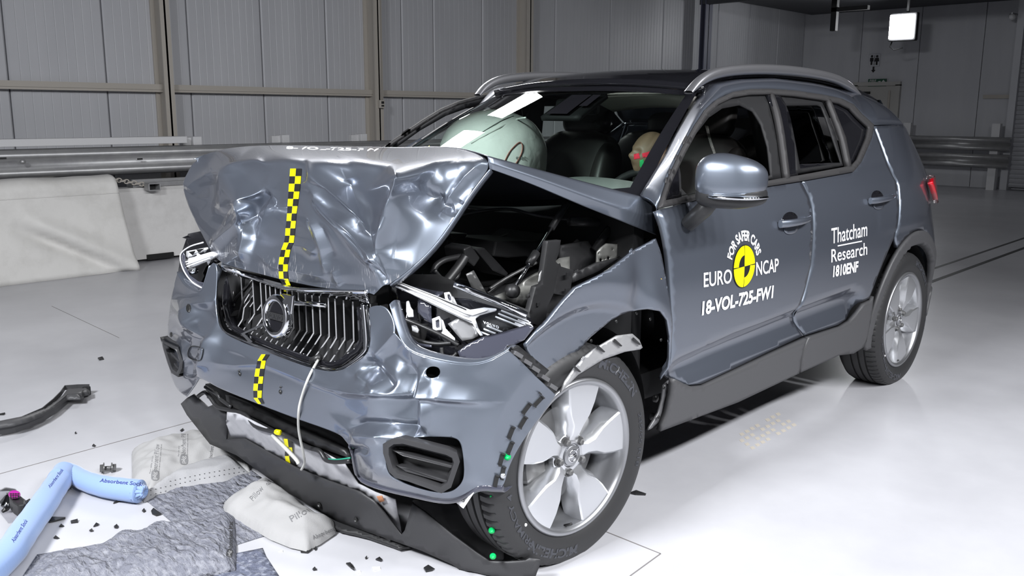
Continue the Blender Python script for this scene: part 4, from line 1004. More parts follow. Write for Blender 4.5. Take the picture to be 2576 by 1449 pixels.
bk('''A1 445 686; A2 459 713; A3 479 728; A4 504 738; A5 511 721; A6 526 670; A7 536 661; A8 549 666;
B1 541 762; B2 546 805; B3 559 839; B4 612 862; B5 678 888; B6 761 921; B7 827 936; B8 862 933; B9 917 898; B10 933 876; B11 931 819; B12 928 776; B13 936 769;
C1 979 766; C2 999 838; C3 1019 879; C4 1059 897; C5 1140 915; C6 1194 919; C7 1239 906; C8 1279 881; C9 1346 946; C10 1375 971; C11 1398 993;
D1 1382 1018; D2 1355 1054; D3 1319 1103; D4 1292 1148; D5 1275 1188; D6 1268 1228; D7 1239 1228; D8 1212 1224; D9 1194 1230 .01; D10 1153 1258 .02; D11 1104 1258 .02; D12 1055 1246 .02; D13 992 1233 .02; D14 938 1219 .02; D15 902 1204 .03; D16 893 1179 .02; D17 889 1143 .01; D18 880 1121;
E1 866 1105; E2 858 1094; E3 807 1074; E4 749 1055; E5 664 1022; E6 555 979; E7 532 966; E8 503 948; E9 499 958; E10 489 971; E11 469 998; E12 446 984; E13 430 948; E14 423 918;
F1 420 835; F2 423 805; F3 430 752; F4 436 719;
r1 555 872 -.012; r2 666 915 -.012; r3 771 956 -.012; r4 860 984 -.014; r5 934 988 -.035; r6 1028 991 .022; r7 1110 1000 -.014; r8 1225 1012 -.004;
i1 600 890 .0; i2 720 925 .0; i3 800 955 .002; i4 880 955 -.006;
d1 600 950 0; d2 660 985 0; d3 740 1010 0; d4 820 1035 0; d5 890 1050 .01;
c1 446 786 -.03; c2 469 815 -.035; c3 522 849 -.03; c4 512 901 -.02; c5 478 880 .022; c6 445 880 .0; c7 495 770 .006; c8 525 790 .026; c9 470 750 .012; c10 490 920 .0; c11 460 940 .01;
s1 958 860 .010; s2 950 915 .034; s3 990 940 -.012; s0 905 945 .006; s4 1000 890 .02; s5 965 955 -.022;
v1 1037 930 .018; v2 1030 1045 .026; v3 1037 1078 .012; w1 1060 945 -.012; w2 1058 1040 -.012; w0 1085 975 -.006; x1 1150 950 -.002; x2 1210 960 0; x3 1150 1050 0; x4 1210 1080 0; x5 1190 1160 0; x6 1100 1060 -.004; x7 1195 1200 0;
k1 874 1083 -.008; k2 916 1068 .0; k3 974 1064 .004; k4 1067 1090 .006; 
z1 905 1115 -.034; z2 950 1095 -.030; z3 925 1170 -.036; z4 935 1200 -.02; z5 1010 1085 -.01; z6 955 1165 -.03;
y0 1318 915; y1 1330 945 -.004; y2 1283 1000 -.004; y3 1252 1053 -.004; y4 1234 1134 -.004; y5 1226 1215 -.002; u1 1350 975 .012; u2 1322 1012 .012; u3 1290 1065 .012; u4 1262 1130 .012; u5 1248 1200 .012;
H1 969 1118 -.02; H2 1001 1103 -.015; H3 1068 1099; H4 1145 1099; H5 1162 1112; H6 1169 1188; H7 1164 1216; H8 1131 1246 .01; H9 1059 1232 .01; H10 983 1204 -.01; H11 970 1178 -.02;
T1 1073 921; T2 1104 921; T3 1109 937; T4 1102 948; T5 1084 953; T6 1070 944''')
out = 'A1 A2 A3 A4 A5 A6 A7 A8 B1 B2 B3 B4 B5 B6 B7 B8 B9 B10 B11 B12 B13 C1 C2 C3 C4 C5 C6 C7 C8 y0 C9 C10 C11 D1 D2 D3 D4 D5 D6 D7 D8 D9 D10 D11 D12 D13 D14 D15 D16 D17 D18 E1 E2 E3 E4 E5 E6 E7 E8 E9 E10 E11 E12 E13 E14 F1 F2 F3 F4'.split()
bump = empty('front_bumper', (0, 0, 0), parent=CAR); bump.location = Vector((-.5, 0, .6))-CAR.location
Z4 = lambda pts: [(880+a*.44843, 650+b*.44843) for a, b in pts]
Z3 = lambda pts: [(380+a*.3312, 620+b*.3312) for a, b in pts]
BFO = [(Z4([(-60, 745), (0, 752), (120, 757), (330, 764), (560, 790), (800, 806)]), .026, 44, 16, 1.3), (Z4([(345, 590), (352, 760), (345, 1010)]), -.032, 20, 44, 1.3), (Z4([(400, 640), (408, 800), (412, 985)]), .014, 22, 26, 1.4),
 (Z4([(110, 600), (190, 680), (250, 740)]), -.030, 40, 40, 1.5), (Z4([(40, 640), (110, 700), (180, 745)]), .020, 30, 26, 1.4), (Z4([(-10, 955), (80, 925), (250, 930), (350, 952), (430, 990)]), -.022, 18, 36, 1.3), (Z4([(0, 1000), (60, 985), (180, 1000)]), .018, 26, 30, 1.4),
 (Z3([(200, 500), (270, 592), (430, 692), (412, 800), (382, 900), (355, 990)]), .030, 40, 18, 1.4), (Z3([(470, 420), (330, 430), (200, 500)]), .018, 24, 26, 1.5), (Z3([(330, 560), (380, 640), (440, 700)]), -.020, 24, 24, 1.4), (Z3([(140, 640), (250, 720), (300, 760)]), -.016, 24, 30, 1.5), (Z3([(270, 850), (300, 900), (300, 1000)]), -.018, 26, 24, 1.5),
 (Z3([(420, 880), (640, 900), (870, 890), (1180, 1015), (1400, 1092), (1500, 1110)]), .010, 30, 14, 1.2), (Z3([(1900, 620), (1780, 760), (1690, 850)]), .018, 30, 40, 1.5), (Z3([(1680, 840), (1660, 1000), (1620, 1100)]), -.016, 30, 30, 1.5), (Z4([(0, 1075), (60, 1068), (100, 1090)]), -.02, 14, 14, 1.3)]
bo = crumple('bumper_skin', BP, out, L_('y1 y2 y3 y4 y5'), M['paint'], bump, ['H1 H2 H3 H4 H5 H6 H7 H8 H9 H10 H11'.split(), 'T1 T2 T3 T4 T5 T6'.split()], 4, .003, .55, L_('r1 r2 r3 r4 r5 r6 r7 r8, c2 c3 c4 c10, k1 k2 k3 v3 k4, c1 c2'), BFO)
# ------------------------------------------------------------------ helpers for what sits on the crushed front
from mathutils.bvhtree import BVHTree
bpy.context.view_layer.update(); DG = bpy.context.evaluated_depsgraph_get()
def bvh_of(obs):
    vs, fs = [], []
    for o in obs:
        ev = o.evaluated_get(DG); me = ev.to_mesh(); k = len(vs); mw = o.matrix_world
        vs += [mw @ v.co for v in me.vertices]; fs += [tuple(i+k for i in p.vertices) for p in me.polygons]; ev.to_mesh_clear()
    return BVHTree.FromPolygons(vs, fs)
BH = bvh_of([hp_]); BB = bvh_of([bo])
def drape(bv, u, v, off=.003, fall=None):
    d = ray(u, v).normalized(); h = bv.ray_cast(CAM, d)
    if h[0] is None: return fall(u, v) if fall else None
    return h[0]-d*off
def hitf(u, v, f, t0=1.1, t1=5.5):
    """first point along the sight line on the surface x = f(y, z)"""
    d = ray(u, v).normalized(); t = t0
    while t < t1:
        p = CAM+d*t
        if p.x-f(p.y, p.z) >= 0: break
        t += .012
    lo, hi = t-.012, t
    for _ in range(18):
        m_ = (lo+hi)/2; p = CAM+d*m_
        if p.x-f(p.y, p.z) >= 0: hi = m_
        else: lo = m_
    return CAM+d*hi
def bp_(off): return lambda u, v: front(u, v, off)
def pf(ax, val): return lambda u, v: P(u, v, ax, val)
def plate(name, px, fn, mt, par, step=12, holes=(), th=.004, smooth=True): return field(name, px, fn, step, mt, par, holes, th)
def bar(name, pts, r, mt, par, n=8, flat=None, sm=True):
    return MB().tube(pts, r, n, True, flat).build(name, mt, par, True)
def curve(pts, n=6):
    """Catmull-Rom through the points"""
    out = []; L = len(pts)
    for i in range(L-1):
        p0, p1, p2, p3 = pts[max(0, i-1)], pts[i], pts[i+1], pts[min(L-1, i+2)]
        for k in range(n):
            t = k/n; out.append(.5*((2*p1)+(p2-p0)*t+(2*p0-5*p1+4*p2-p3)*t*t+(3*p1-p0-3*p2+p3)*t**3))
    return out+[pts[-1]]
def checker(name, rows, fn, par):
    """two-column checker strip: rows (v, left u, right u)"""
    vs = []; fs = []; mi_ = []
    rr = []
    for (v0, l0, r0), (v1, l1, r1) in zip(rows, rows[1:]):
        for k in range(4): t = k/4; rr.append((v0+(v1-v0)*t, l0+(l1-l0)*t, r0+(r1-r0)*t))
    rr.append(rows[-1])
    for v, l, r in rr: vs += [fn(l+(r-l)*j/4, v+(0)) for j in range(5)]
    for i in range(len(rr)-1):
        for j in range(4): fs.append((i*5+j, i*5+j+1, i*5+j+6, i*5+j+5)); mi_.append((i//4+j//2) % 2)
    o = mesh(name, vs, fs, [M['yellow'], M['blackv']], par)
    for p, k in zip(o.data.polygons, mi_): p.material_index = k
    face_cam(o); return o
def z1(pts): return [(400+a*.31746, 340+b*.31746) for a, b in pts]
def z2(pts): return [(900+a*.38647, 340+b*.38647) for a, b in pts]
def z3(pts): return [(380+a*.3312, 620+b*.3312) for a, b in pts]
def z4(pts): return [(880+a*.44843, 650+b*.44843) for a, b in pts]
def z6(pts): return [(1200+a*.48918, 740+b*.48918) for a, b in pts]
def z7(pts): return [(400+a*.3882, 950+b*.3882) for a, b in pts]
def zh(pts): return [(960+a*.19324, 660+b*.19324) for a, b in pts]
M['slat'] = mat('slat_dark', (.018, .018, .019), .28, coat=.3)
M['edge'] = mat('slat_edge', (.26, .26, .27), .35, metal=.2, coat=.4)
M['lampw'] = mat('lamp_reflector', (.85, .86, .88), .15, metal=.25, coat=.6)
M['lampg'] = mat('lamp_grey', (.34, .34, .35), .3, metal=.5)
M['smoke'] = mat('smoky_lens', (.05, .052, .07), .08, coat=1)
M['bare'] = mat('bare_grey_metal', (.26, .26, .245), .4, metal=.6)
M['silverp'] = mat('silver_grey_plastic', (.42, .42, .44), .45, var=(14, (.31, .31, .33), .45, .75))
M['lipd'] = mat('liner_plastic', (.10, .10, .105), .3)
M['gclip'] = mat('green_clip', (.0, .42, .10), .35)
M['cable'] = mat('grey_cable', (.42, .42, .40), .5)
M['wireg'] = mat('green_wire', (.02, .25, .16), .5)
M['rust'] = mat('torn_orange', (.45, .20, .10), .7)
# ------------------------------------------------------------------ checker tape
t_h = [(265, 1040, 1130), (325, 1035, 1125), (385, 1030, 1120), (447, 1026, 1112), (505, 1022, 1105), (563, 1018, 1097), (620, 1015, 1088), (680, 1010, 1084), (738, 1003, 1078), (796, 1000, 1073), (852, 990, 1066), (908, 968, 1040), (966, 955, 1030), (1024, 948, 1020), (1080, 948, 1018), (1138, 952, 1022), (1190, 983, 1042), (1240, 990, 1056)]
t_h = [(340+v*.31746, 400+l*.31746, 400+r*.31746) for v, l, r in t_h]
checker('checker_tape', t_h, lambda u, v: drape(BH, u, v, .004, lambda u, v: P(u, v, 'x', -.445)), hood)
t_b = [(820, 838, 900), (868, 808, 870), (928, 795, 860), (988, 785, 852), (1042, 780, 846), (1095, 776, 841), (1150, 778, 838), (1195, 812, 858)]
t_b = [(620+v*.3312, 380+l*.3312, 380+r*.3312) for v, l, r in t_b]
checker('checker_tape', t_b, lambda u, v: drape(BB, u, v, .004, lambda u, v: front(u, v, -.012)), bump)
# ------------------------------------------------------------------ grille
def G(y, z): return -.488+.26*(z-.70)+.07*(y/.45)**2
def gp(off=0): return lambda u, v: hitf(u, v, lambda y, z: G(y, z)+off)
gr = empty('grille', (0, 0, 0), parent=CAR); gr.location = Vector((-.48, 0, .72))-CAR.location
fo = [(548, 666), (541, 762), (547, 806), (560, 840), (612, 865), (678, 891), (761, 923), (827, 939), (863, 936), (918, 901), (935, 877), (932, 800), (926, 760)]
fi = [(912, 764), (914, 800), (916, 862), (904, 884), (858, 919), (828, 925), (765, 908), (682, 877), (619, 851), (573, 826), (562, 800), (554, 760), (561, 674)]
fr_ = [(551, 667), (546, 715), (547, 762), (551, 802), (566, 836), (615, 859), (680, 884), (763, 915), (827, 931), (860, 928), (910, 894), (925, 870), (923, 815), (918, 765)]
fr3 = curve([gp(-.016)(*p) for p in fr_], 6); rr_ = [.0065+.0075*max(0, min(1, (k/len(fr3)-.72)/.12)) for k in range(len(fr3))]
MB().tube(fr3, rr_, 14, True).build('chrome_frame', M['chrome'], gr, True)
MB().tube([p+Vector((-.004, -.004, -.016)) for p in fr3[20:66]], .0045, 8).build('frame_lower_strip', M['chrome'], gr, True)
plate('inner_frame', [(561, 674), (554, 760), (562, 800), (573, 826), (619, 851), (682, 877), (765, 908), (828, 925), (858, 919), (904, 884), (916, 862), (914, 800), (910, 770)]+[(897, 772), (902, 855), (893, 874), (850, 906), (828, 911), (768, 896), (686, 866), (624, 841), (582, 817), (572, 795), (564, 760), (571, 680)], gp(-.008), M['gloss'], gr, 10, th=.03)
plate('grille_back', [(550, 668), (545, 790), (560, 838), (760, 920), (830, 934), (925, 885), (928, 745), (740, 715)], lambda u, v: P(u, v, 'x', -.385+.10*(P(u, v, 'x', -.4).z-.7)), M['dark'], gr, 30, th=.03)
rnd = random.Random(3)
for i in range(24):
    y = .40-.82*i/23; br = i in (1, 2, 3, 5); b = MB(); zt = .848; zb = .628 if abs(y) < .36 else .66
    w = .0035; tw = rnd.uniform(-.004, .004)+(rnd.uniform(-.03, .03) if br else 0)
    path = [(zt-.03, .045), (.74, .045), (.690, .045), (.660, .026), (zb, .002)]
    if br: path = [(zt-.04, .06), (.75, .055), (.71, .035)] if i % 2 else [(.74, .06), (.70, .03), (.66, .03), (zb, .01)]
    rows = []
    for j, (z, o_) in enumerate(path):
        yy = y+tw*(len(path)-1-j)/3; x = G(y, z if z < .69 or br else .69)+o_
        d = Vector((.8, 0, .0)) if j < 3 else Vector((.55, 0, .55))
        rows.append([Vector((x, yy-w, z)), Vector((x, yy+w, z)), Vector((x, yy+w, z))+d*.035, Vector((x, yy-w, z))+d*.035])
    b.grid(rows, True); s_ = b.build('slat', M['slat'], gr)
    b = MB().grid([[r[0]+Vector((-.001, -.0008, 0)), r[1]+Vector((-.001, .0008, 0))] for r in rows]); b.build('slat_face', M['edge'], gr) if False else None
    s_.data.materials.append(M['edge'])
    for p in s_.data.polygons:
        c = p.center+Vector(gr.location)+CAR.location
        if len(p.vertices) == 4 and abs(p.normal.y) < .4 and p.normal.x < -.3: p.material_index = 1
    bevel(s_, .0012, 1)
for a, c in (((575, 795), (640, 700)), ((600, 800), (655, 695)), ((590, 770), (610, 700))):
    p0 = gp(.03)(*a); p1 = gp(.05)(*c); bar('broken_slat', [p0, p0.lerp(p1, .5)+Vector((-.015, .01, 0)), p1], .005, M['slat'], gr, 6)
bar('cross_rail', [gp(.01)(742, 762), gp(.008)(790, 765), gp(.012)(820, 768)], .009, M['chrome'], gr, 8)
# badge
eb = empty('badge', (0, 0, 0), parent=gr); EC = gp(-.035)(697, 796); eb.location = EC-gr.location-CAR.location
ea = Matrix.Rotation(math.radians(2), 3, 'Z') @ Vector((-1, 0, .12)); ea.normalize()
b = MB().lathe([(.048, .0), (.050, .010), (.056, .014), (.067, .012), (.074, .004), (.073, -.010)], EC, ea, 56); b.build('badge_ring', M['chrome'], eb, True)
MB().lathe([(.049, .002), (0, .002)], EC, ea, 40).build('badge_disc', M['gloss'], eb)
ez = (Vector((0, 0, 1))-ea*ea.z).normalized(); ey = ez.cross(ea)
def bpt(a, c, d=0): return EC+ey*a+ez*c+ea*d
b = MB().box(EC+ea*.006, (.1, .022, .006), (ey, ez, ea)); b.build('badge_bar', M['black'], eb)
vs, fs = text_mesh('VOLVO', bold=.03); x0 = min(v.x for v in vs); x1 = max(v.x for v in vs)
mesh('lettering', [bpt(-.044+.088*(v.x-x0)/(x1-x0), -.0075+.015*v.y/.7, .0105) for v in vs], fs, M['chrome'], eb, False)
b = MB().prism([bpt(.036, .056, .0), bpt(.056, .036, 0), bpt(.066, .048, 0), bpt(.088, .020, .0), bpt(.094, .082, 0), bpt(.030, .080, 0), bpt(.052, .066, 0)], ea*.010)
bevel(b.build('badge_arrow', M['chrome'], eb), .002)
b = MB(); q = [gp(-.03)(*p) for p in z3([(858, 578), (862, 598), (700, 668), (682, 662)])]; b.prism(q, (.012, 0, 0)); q = [gp(-.03)(*p) for p in z3([(682, 662), (712, 664), (770, 722), (750, 736)])]; b.prism(q, (.012, 0, 0))
b.build('diagonal_bar', M['chrome'], gr)
# chrome lip hanging from the bonnet edge
lip = z3([(528, 135), (560, 150), (690, 212), (830, 238), (1000, 283), (1130, 322), (1400, 336), (1640, 345), (1656, 432), (1560, 412), (1400, 392), (1200, 368), (1000, 322), (830, 268), (690, 238), (600, 205), (540, 180)])
o = plate('bonnet_lip', lip, lambda u, v: P(u, v, 'x', -.462+.008*math.sin(u*.04)+.02*math.sin(v*.11)), M['chrome'], hood, 9, th=.006)
# ------------------------------------------------------------------ number-plate holes, cable, tag, tow cap on the bumper
b = MB()
for u, v, r in ((603, 941, .008), (601, 933, .004), (705, 986, .008), (706, 974, .004)):
    c = drape(BB, u, v, .003, bp_(0)); n = Vector((-1, -.05, 0)); MB().lathe([(r, 0), (r*.6, .0015), (r*.55, .003), (0, .003)], c, n, 12).build('rivet_hole', M['blackv'], bump, True)

pts = [drape(BB, u, v, .012, gp(-.02)) for u, v in ((800, 906), (776, 950), (757, 1005), (751, 1040))]+[P(752, 1085, 'x', -.56), P(763, 1140, 'x', -.53), P(766, 1165, 'x', -.50), P(758, 1182, 'x', -.49)]
bar('sensor_cable', curve(pts), .0042, M['cable'], bump, 8)
bar('cable_plug', [gp(-.012)(783, 908), gp(-.012)(806, 898)], .011, M['black'], bump, 8)
sq = smooth_poly(z3([(286, 775), (310, 752), (390, 770), (396, 790), (380, 862), (355, 872), (290, 850), (275, 825)]), 2)
def bd_(off, fall): return lambda u, v: drape(BB, u, v, off, fall)
plate('tow_cap', sq, bd_(.003, bp_(-.002)), M['paint'], bump, 8, th=.001)
o = MB().tube([bd_(.0045, bp_(-.003))(*p) for p in sq+sq[:1]], .0014, 5, False).build('tow_cap_gap', M['blackv'], bump, True)
plate('tow_hole_back', [(1066, 915), (1112, 915), (1112, 955), (1066, 955)], bp_(.05), M['dark'], bump, 14)
for u, v, r in ((474, 775, 1), (430, 842, .6)): plate('sensor_hole', [(u+6*r*math.cos(a), v+11*r*math.sin(a)) for a in [k*math.pi/5 for k in range(10)]], bd_(.003, bp_(-.02)), M['blackv'], bump, 5, th=.001)
tg_ = z7([(1970, 712), (2040, 745), (1972, 848), (1912, 800)])
def tagf(u, v): return P(u, v, 'x', -.40-.0006*(v-1230))
o = plate('paper_tag', tg_, tagf, M['white'], bump, 8, th=.001)
vs, fs = text_mesh('VOLVO', bold=.04); x0 = min(v.x for v in vs); x1 = max(v.x for v in vs); a0 = Vector(z7([(1992, 748)])[0]); a1 = Vector(z7([(1957, 797)])[0]); nn = Vector((-(a1-a0).y, (a1-a0).x)).normalized()*-8
def tg3(s, t): q = a0.lerp(a1, s)+nn*t; return tagf(q.x, q.y)+Vector((-.0012, -.0012, 0))
mesh('lettering', [tg3((v.x-x0)/(x1-x0), v.y/.7) for v in vs], fs, M['blackv'], bump, False)
# flange along the lamp opening and clips on the arch edge
fp_ = [Vector(P(*BP[k])) for k in ('B13', 'C1', 'C2', 'C3', 'C4', 'C5', 'C6', 'C7', 'C8')]
rows = [[p, p+Vector((.020, .004, .012)), p+Vector((.045, .01, .002))] for p in fp_[1:]]
o = MB().grid(rows).build('lamp_flange', M['paint'], bump, True); subsurf(o, 2); solid(o, .003)
rows = [[p, p+Vector((.03, 0, .01)), p+Vector((.05, 0, -.02))] for p in [P(*BP[k]) for k in ('A1', 'A2', 'A3', 'A4', 'A5', 'A6')]]
o = MB().grid(rows).build('lamp_flange', M['paint'], bump, True); subsurf(o, 2); solid(o, .003)
# arch-edge clip strip: dark slots with raised hooks
ce = [(1372, 980), (1342, 1012), (1315, 1048), (1290, 1090), (1272, 1135), (1259, 1180), (1252, 1212)]
b = MB(); bs = MB()
for k in range(9):
    t = k/8*(len(ce)-1); i = min(int(t), len(ce)-2); f = t-i; u = ce[i][0]+(ce[i+1][0]-ce[i][0])*f; v = ce[i][1]+(ce[i+1][1]-ce[i][1])*f
    dx, dy = ce[i+1][0]-ce[i][0], ce[i+1][1]-ce[i][1]; L = math.hypot(dx, dy); dx /= L; dy /= L
    f0 = lambda a, c, o_=.004: drape(BB, u+dx*a-dy*c, v+dy*a+dx*c, o_)
    def put(mb, q, vec):
        q = [f0(*c) for c in q]
        if all(q) and max((p-q[0]).length for p in q) < .09: mb.prism(q, vec)
    sd = -8 if k % 2 else 4
    put(b, [(-14, sd-5), (14, sd-5), (14, sd+5), (-14, sd+5)], (.004, .006, 0))
    put(bs, [(-17, sd-5), (-17, sd+4), (-14, sd+4), (-14, sd-5)], (-.003, -.004, 0)); put(bs, [(14, sd-5), (14, sd+4), (17, sd+4), (17, sd-5)], (-.003, -.004, 0))
b.build('clip_slot', M['blackv'], bump); bs.build('clip_hook', M['black'], bump)
g0 = drape(BB, 1265, 1196, .006, bp_(0)); MB().lathe([(0, -.002), (.008, 0), (.008, .006), (0, .008)], g0, (-.6, -.8, 0), 12).build('screw', M['alloy'], bump, True)
for u, v, x in ((1277, 1150, None), (1237, 1247, -.33), (1237, 1335, -.32), (1240, 1400, -.30)):
    c = drape(BB, u, v, .006, bp_(0)) if x is None else P(u, v, 'x', x)
    MB().lathe([(0, .012), (.006, .010), (.006, .002), (.010, .0), (.010, -.004), (0, -.005)], c, (-.7, -.7, .1), 10).build('green_clip', M['gclip'], bump, True)
# black joint strip between bumper and wing
js = z4([(905, 498), (945, 488), (1195, 690), (1190, 712), (1155, 765), (1110, 715), (1040, 655), (930, 530)])
plate('joint_strip', js, lambda u, v: P(u, v, 'y', -.885), M['black'], bump, 10, th=.02)
b = MB()
for a, c in ((935, 520), (985, 562), (1030, 600), (1085, 650), (1130, 700)):
    q = [P(u, v, 'y', -.905) for u, v in z4([(a, c), (a+40, c+25), (a+30, c+45), (a-10, c+20)])]; b.prism(q, (0, .02, 0))
b.build('joint_hook', M['lipd'], bump)
# lower black hem of the bumper
hm = [P(*BP[k]) for k in ('D18', 'D17', 'D16', 'D15', 'D14', 'D13', 'D12', 'D11', 'D10', 'D9', 'D8', 'D7', 'D6')]
rows = [[p+Vector((.0, 0, .008)), p+Vector((-.008, -.004, -.006)), p+Vector((.006, .004, -.020)), p+Vector((.045, .01, -.012))] for p in hm]
o = MB().grid(rows).build('lower_hem', M['smoke'], bump, True); subsurf(o, 2); solid(o, .003)
# ------------------------------------------------------------------ fog-lamp grilles
def fog(name, outer, inner, ribs, fn, back, mt):
    e = empty(name, (0, 0, 0), parent=CAR); e.location = fn(0)(*outer[0])-CAR.location
    o = plate('bezel', outer, fn(-.024), mt, e, 10, [inner], .03); bevel(o, .005, 2)
    if back:
        b = MB(); n = len(inner); fr = [fn(-.022)(*p) for p in inner]; cx = sum(p[0] for p in inner)/n; cy = sum(p[1] for p in inner)/n
        bk_ = [fn(.03)(cx+(p[0]-cx)*.86+8, cy+(p[1]-cy)*.82) for p in inner]
        b.grid([fr, bk_], True); b.add(bk_, [tuple(range(n))]); b.build('recess', mt, e)
    for r in ribs:
        q = [fn(-.012)(*p) for p in r]; b = MB().prism(q, (.035, .012, -.006)); bevel(b.build('vane', mt, e), .003)
    return e
M['fog'] = mat('fog_grille_plastic', (.030, .030, .032), .42)
fo = z7([(1450, 430), (1500, 400), (1565, 390), (1880, 468), (1932, 492), (1950, 545), (1893, 712), (1830, 750), (1620, 675), (1530, 650), (1490, 612), (1452, 490)])
fi = z7([(1488, 455), (1520, 432), (1580, 428), (1860, 500), (1900, 520), (1912, 552), (1868, 682), (1822, 712), (1625, 645), (1545, 622), (1515, 590), (1488, 500)])
fog('fog_lamp_grille', fo, fi, [z7([(1505, 470), (1590, 490), (1902, 570), (1898, 590), (1580, 510)]), z7([(1530, 568), (1620, 590), (1872, 668), (1865, 688), (1600, 612)])], lambda o_: bp_(o_-.012), True, M['fog'])
plate('fog_back', z7([(1480, 420), (1960, 440), (1990, 700), (1830, 770), (1500, 660)]), bp_(.06), M['dark'], bump, 20)
fo = z3([(68, 688), (110, 722), (205, 765), (242, 872), (236, 925), (205, 992), (155, 962), (125, 890), (95, 790)]); fi = z3([(95, 735), (120, 752), (190, 790), (216, 872), (212, 915), (195, 955), (165, 935), (145, 880), (115, 790)])
fog('fog_lamp_grille', fo, fi, [z3([(105, 770), (130, 790), (214, 868), (212, 885), (128, 812)]), z3([(135, 850), (160, 870), (205, 925), (200, 938), (150, 885)])], lambda o_: (lambda u, v: P(u, v, 'x', -.525+o_)), True, M['fog'])
# ------------------------------------------------------------------ right-hand picture lamp (driver side), broken
def LH(y, z): return -.44+.30*(z-.70)+.55*max(0, -y-.52)**1.35*1.6
def lf(off=0): return lambda u, v: hitf(u, v, lambda y, z: LH(y, z)+off)
hl = empty('headlamp', (0, 0, 0), parent=CAR); hl.location = lf()(1150, 800)-CAR.location
plate('housing', [(985, 712), (1060, 742), (1180, 752), (1335, 800), (1345, 835), (1270, 882), (1195, 915), (1130, 912), (1055, 893), (1010, 862), (988, 800)], lf(.075), M['gloss'], hl, 20, th=.03)
plate('housing_back', [(975, 690), (1100, 690), (1330, 780), (1340, 830), (1270, 890), (1050, 900), (985, 830)], lf(.14), M['dark'], hl, 30)
# light bar: stepped chrome band
for nm, pl, o_, mt in (('light_bar', [(165, 235), (250, 262), (700, 430), (1010, 560), (1150, 615), (1330, 585), (1500, 600), (1490, 635), (1280, 690), (1215, 735), (1255, 850), (1320, 955), (1285, 965), (1235, 900), (1180, 800), (1040, 735), (640, 545), (380, 415), (160, 318)], .0, 'lampw'),
    ('light_strip', [(175, 252), (700, 455), (1090, 640), (1180, 660), (1380, 612), (1380, 628), (1180, 690), (1085, 665), (690, 482), (180, 270)], -.012, 'signw2'),
    ('light_strip', [(170, 292), (640, 500), (1080, 705), (1190, 745), (1240, 850), (1222, 850), (1170, 765), (1070, 730), (630, 520), (168, 308)], -.010, 'signw2'),
    ('bar_groove', [(240, 268), (700, 442), (1040, 580), (1100, 610), (1095, 622), (1030, 592), (690, 452), (240, 280)], -.006, 'black'),
    ('bar_groove', [(200, 288), (640, 482), (1050, 680), (1150, 700), (1140, 712), (1040, 690), (630, 490), (200, 300)], -.006, 'lampg')):
    if mt == 'signw2' and mt not in M: M[mt] = mat('clear_light_guide', (.9, .9, .92), .15, coat=1)
    o = plate(nm, zh(pl), lf(o_), M[mt], hl, 9, th=.012); 
    if nm == 'light_bar': bevel(o, .004, 2)
rp_ = zh([(1265, 745), (1500, 650), (1560, 610), (1890, 720), (1885, 800), (1640, 880), (1330, 955)])
plate('reflector_bed', rp_, lf(.035), M['black'], hl, 10, th=.01)
b = MB()
for k in range(8):
    a = 1455-k*16; c = 640+k*30 if k < 8 else 0
    x0, y0 = 1560-k*38, 615+k*40; ln = (350-k*4 if k < 5 else 250-(k-5)*40)
    if k in (3, 4): x0 += 330; ln = 170
    q = zh([(x0, y0), (x0+ln, y0+ln*.40), (x0+ln-6, y0+ln*.40+18), (x0-8, y0+18)]); f_ = lf(.016); b.prism([f_(*p) for p in q], (.014, .004, -.01))
b.build('reflector_rib', M['lampw'], hl)
vs, fs = text_mesh('VOLVO', bold=.05, space=1.35); x0 = min(v.x for v in vs); x1 = max(v.x for v in vs); f_ = lf(.012)
def ht(s, t): u, v = zh([(1325+205*s-6*t, 795+70*s-34*t)])[0]; return f_(u, v)
mesh('lettering', [ht((v.x-x0)/(x1-x0), v.y/.7) for v in vs], fs, M['white'], hl, False)
plate('inner_bezel', zh([(860, 800), (1000, 720), (1130, 760), (1215, 850), (1262, 960), (1180, 1000), (1050, 1022), (970, 930)]), lf(.045), M['lampg'], hl, 8, th=.006)
plate('inner_bezel', zh([(470, 470), (640, 560), (650, 800), (560, 740), (470, 650)]), lf(.05), M['smoke'], hl, 8, th=.006)
for pl, o_ in (([(655, 735), (745, 700), (762, 730), (770, 880), (690, 890), (664, 860)], .01), ([(812, 395), (875, 385), (905, 440), (925, 520), (860, 525), (825, 470)], .03)):
    pl = zh(pl); cx = sum(p[0] for p in pl)/len(pl); cy = sum(p[1] for p in pl)/len(pl); inn_ = [(cx+(p[0]-cx)*.55+2, cy+(p[1]-cy)*.62) for p in pl]
    o = plate('lamp_module', pl, lf(o_), M['lampw'], hl, 6, [inn_], .015)
    plate('module_lens', inn_, lf(o_+.01), M['smoke'], hl, 5, th=.004)
plate('module_shroud', zh([(770, 730), (800, 760), (830, 860), (950, 985), (955, 1020), (880, 1000), (770, 960), (790, 880)]), lf(.02), M['lampw'], hl, 7, th=.006)
plate('module_shroud', zh([(905, 430), (935, 450), (975, 540), (990, 560), (925, 560)]), lf(.035), M['lampg'], hl, 7, th=.006)
for pl in ([(320, 510), (345, 500), (370, 580), (400, 620), (410, 710), (345, 715), (320, 640)], [(390, 820), (440, 815), (480, 880), (470, 920), (400, 895)], [(240, 620), (280, 760), (245, 830), (210, 740)]):
    plate('broken_reflector', zh(pl), lf(.02), M['lampw'], hl, 6, th=.006)
for pts in ([(225, 710), (520, 830), (800, 960), (1000, 1080)], [(260, 900), (460, 1010), (700, 1060), (900, 1050)], [(780, 1110), (790, 1200), (840, 1235), (930, 1225), (980, 1180)]):
    bar('lamp_wire', curve([lf(.0)(*p) for p in zh(pts)]), .006, M['black'], hl, 8)
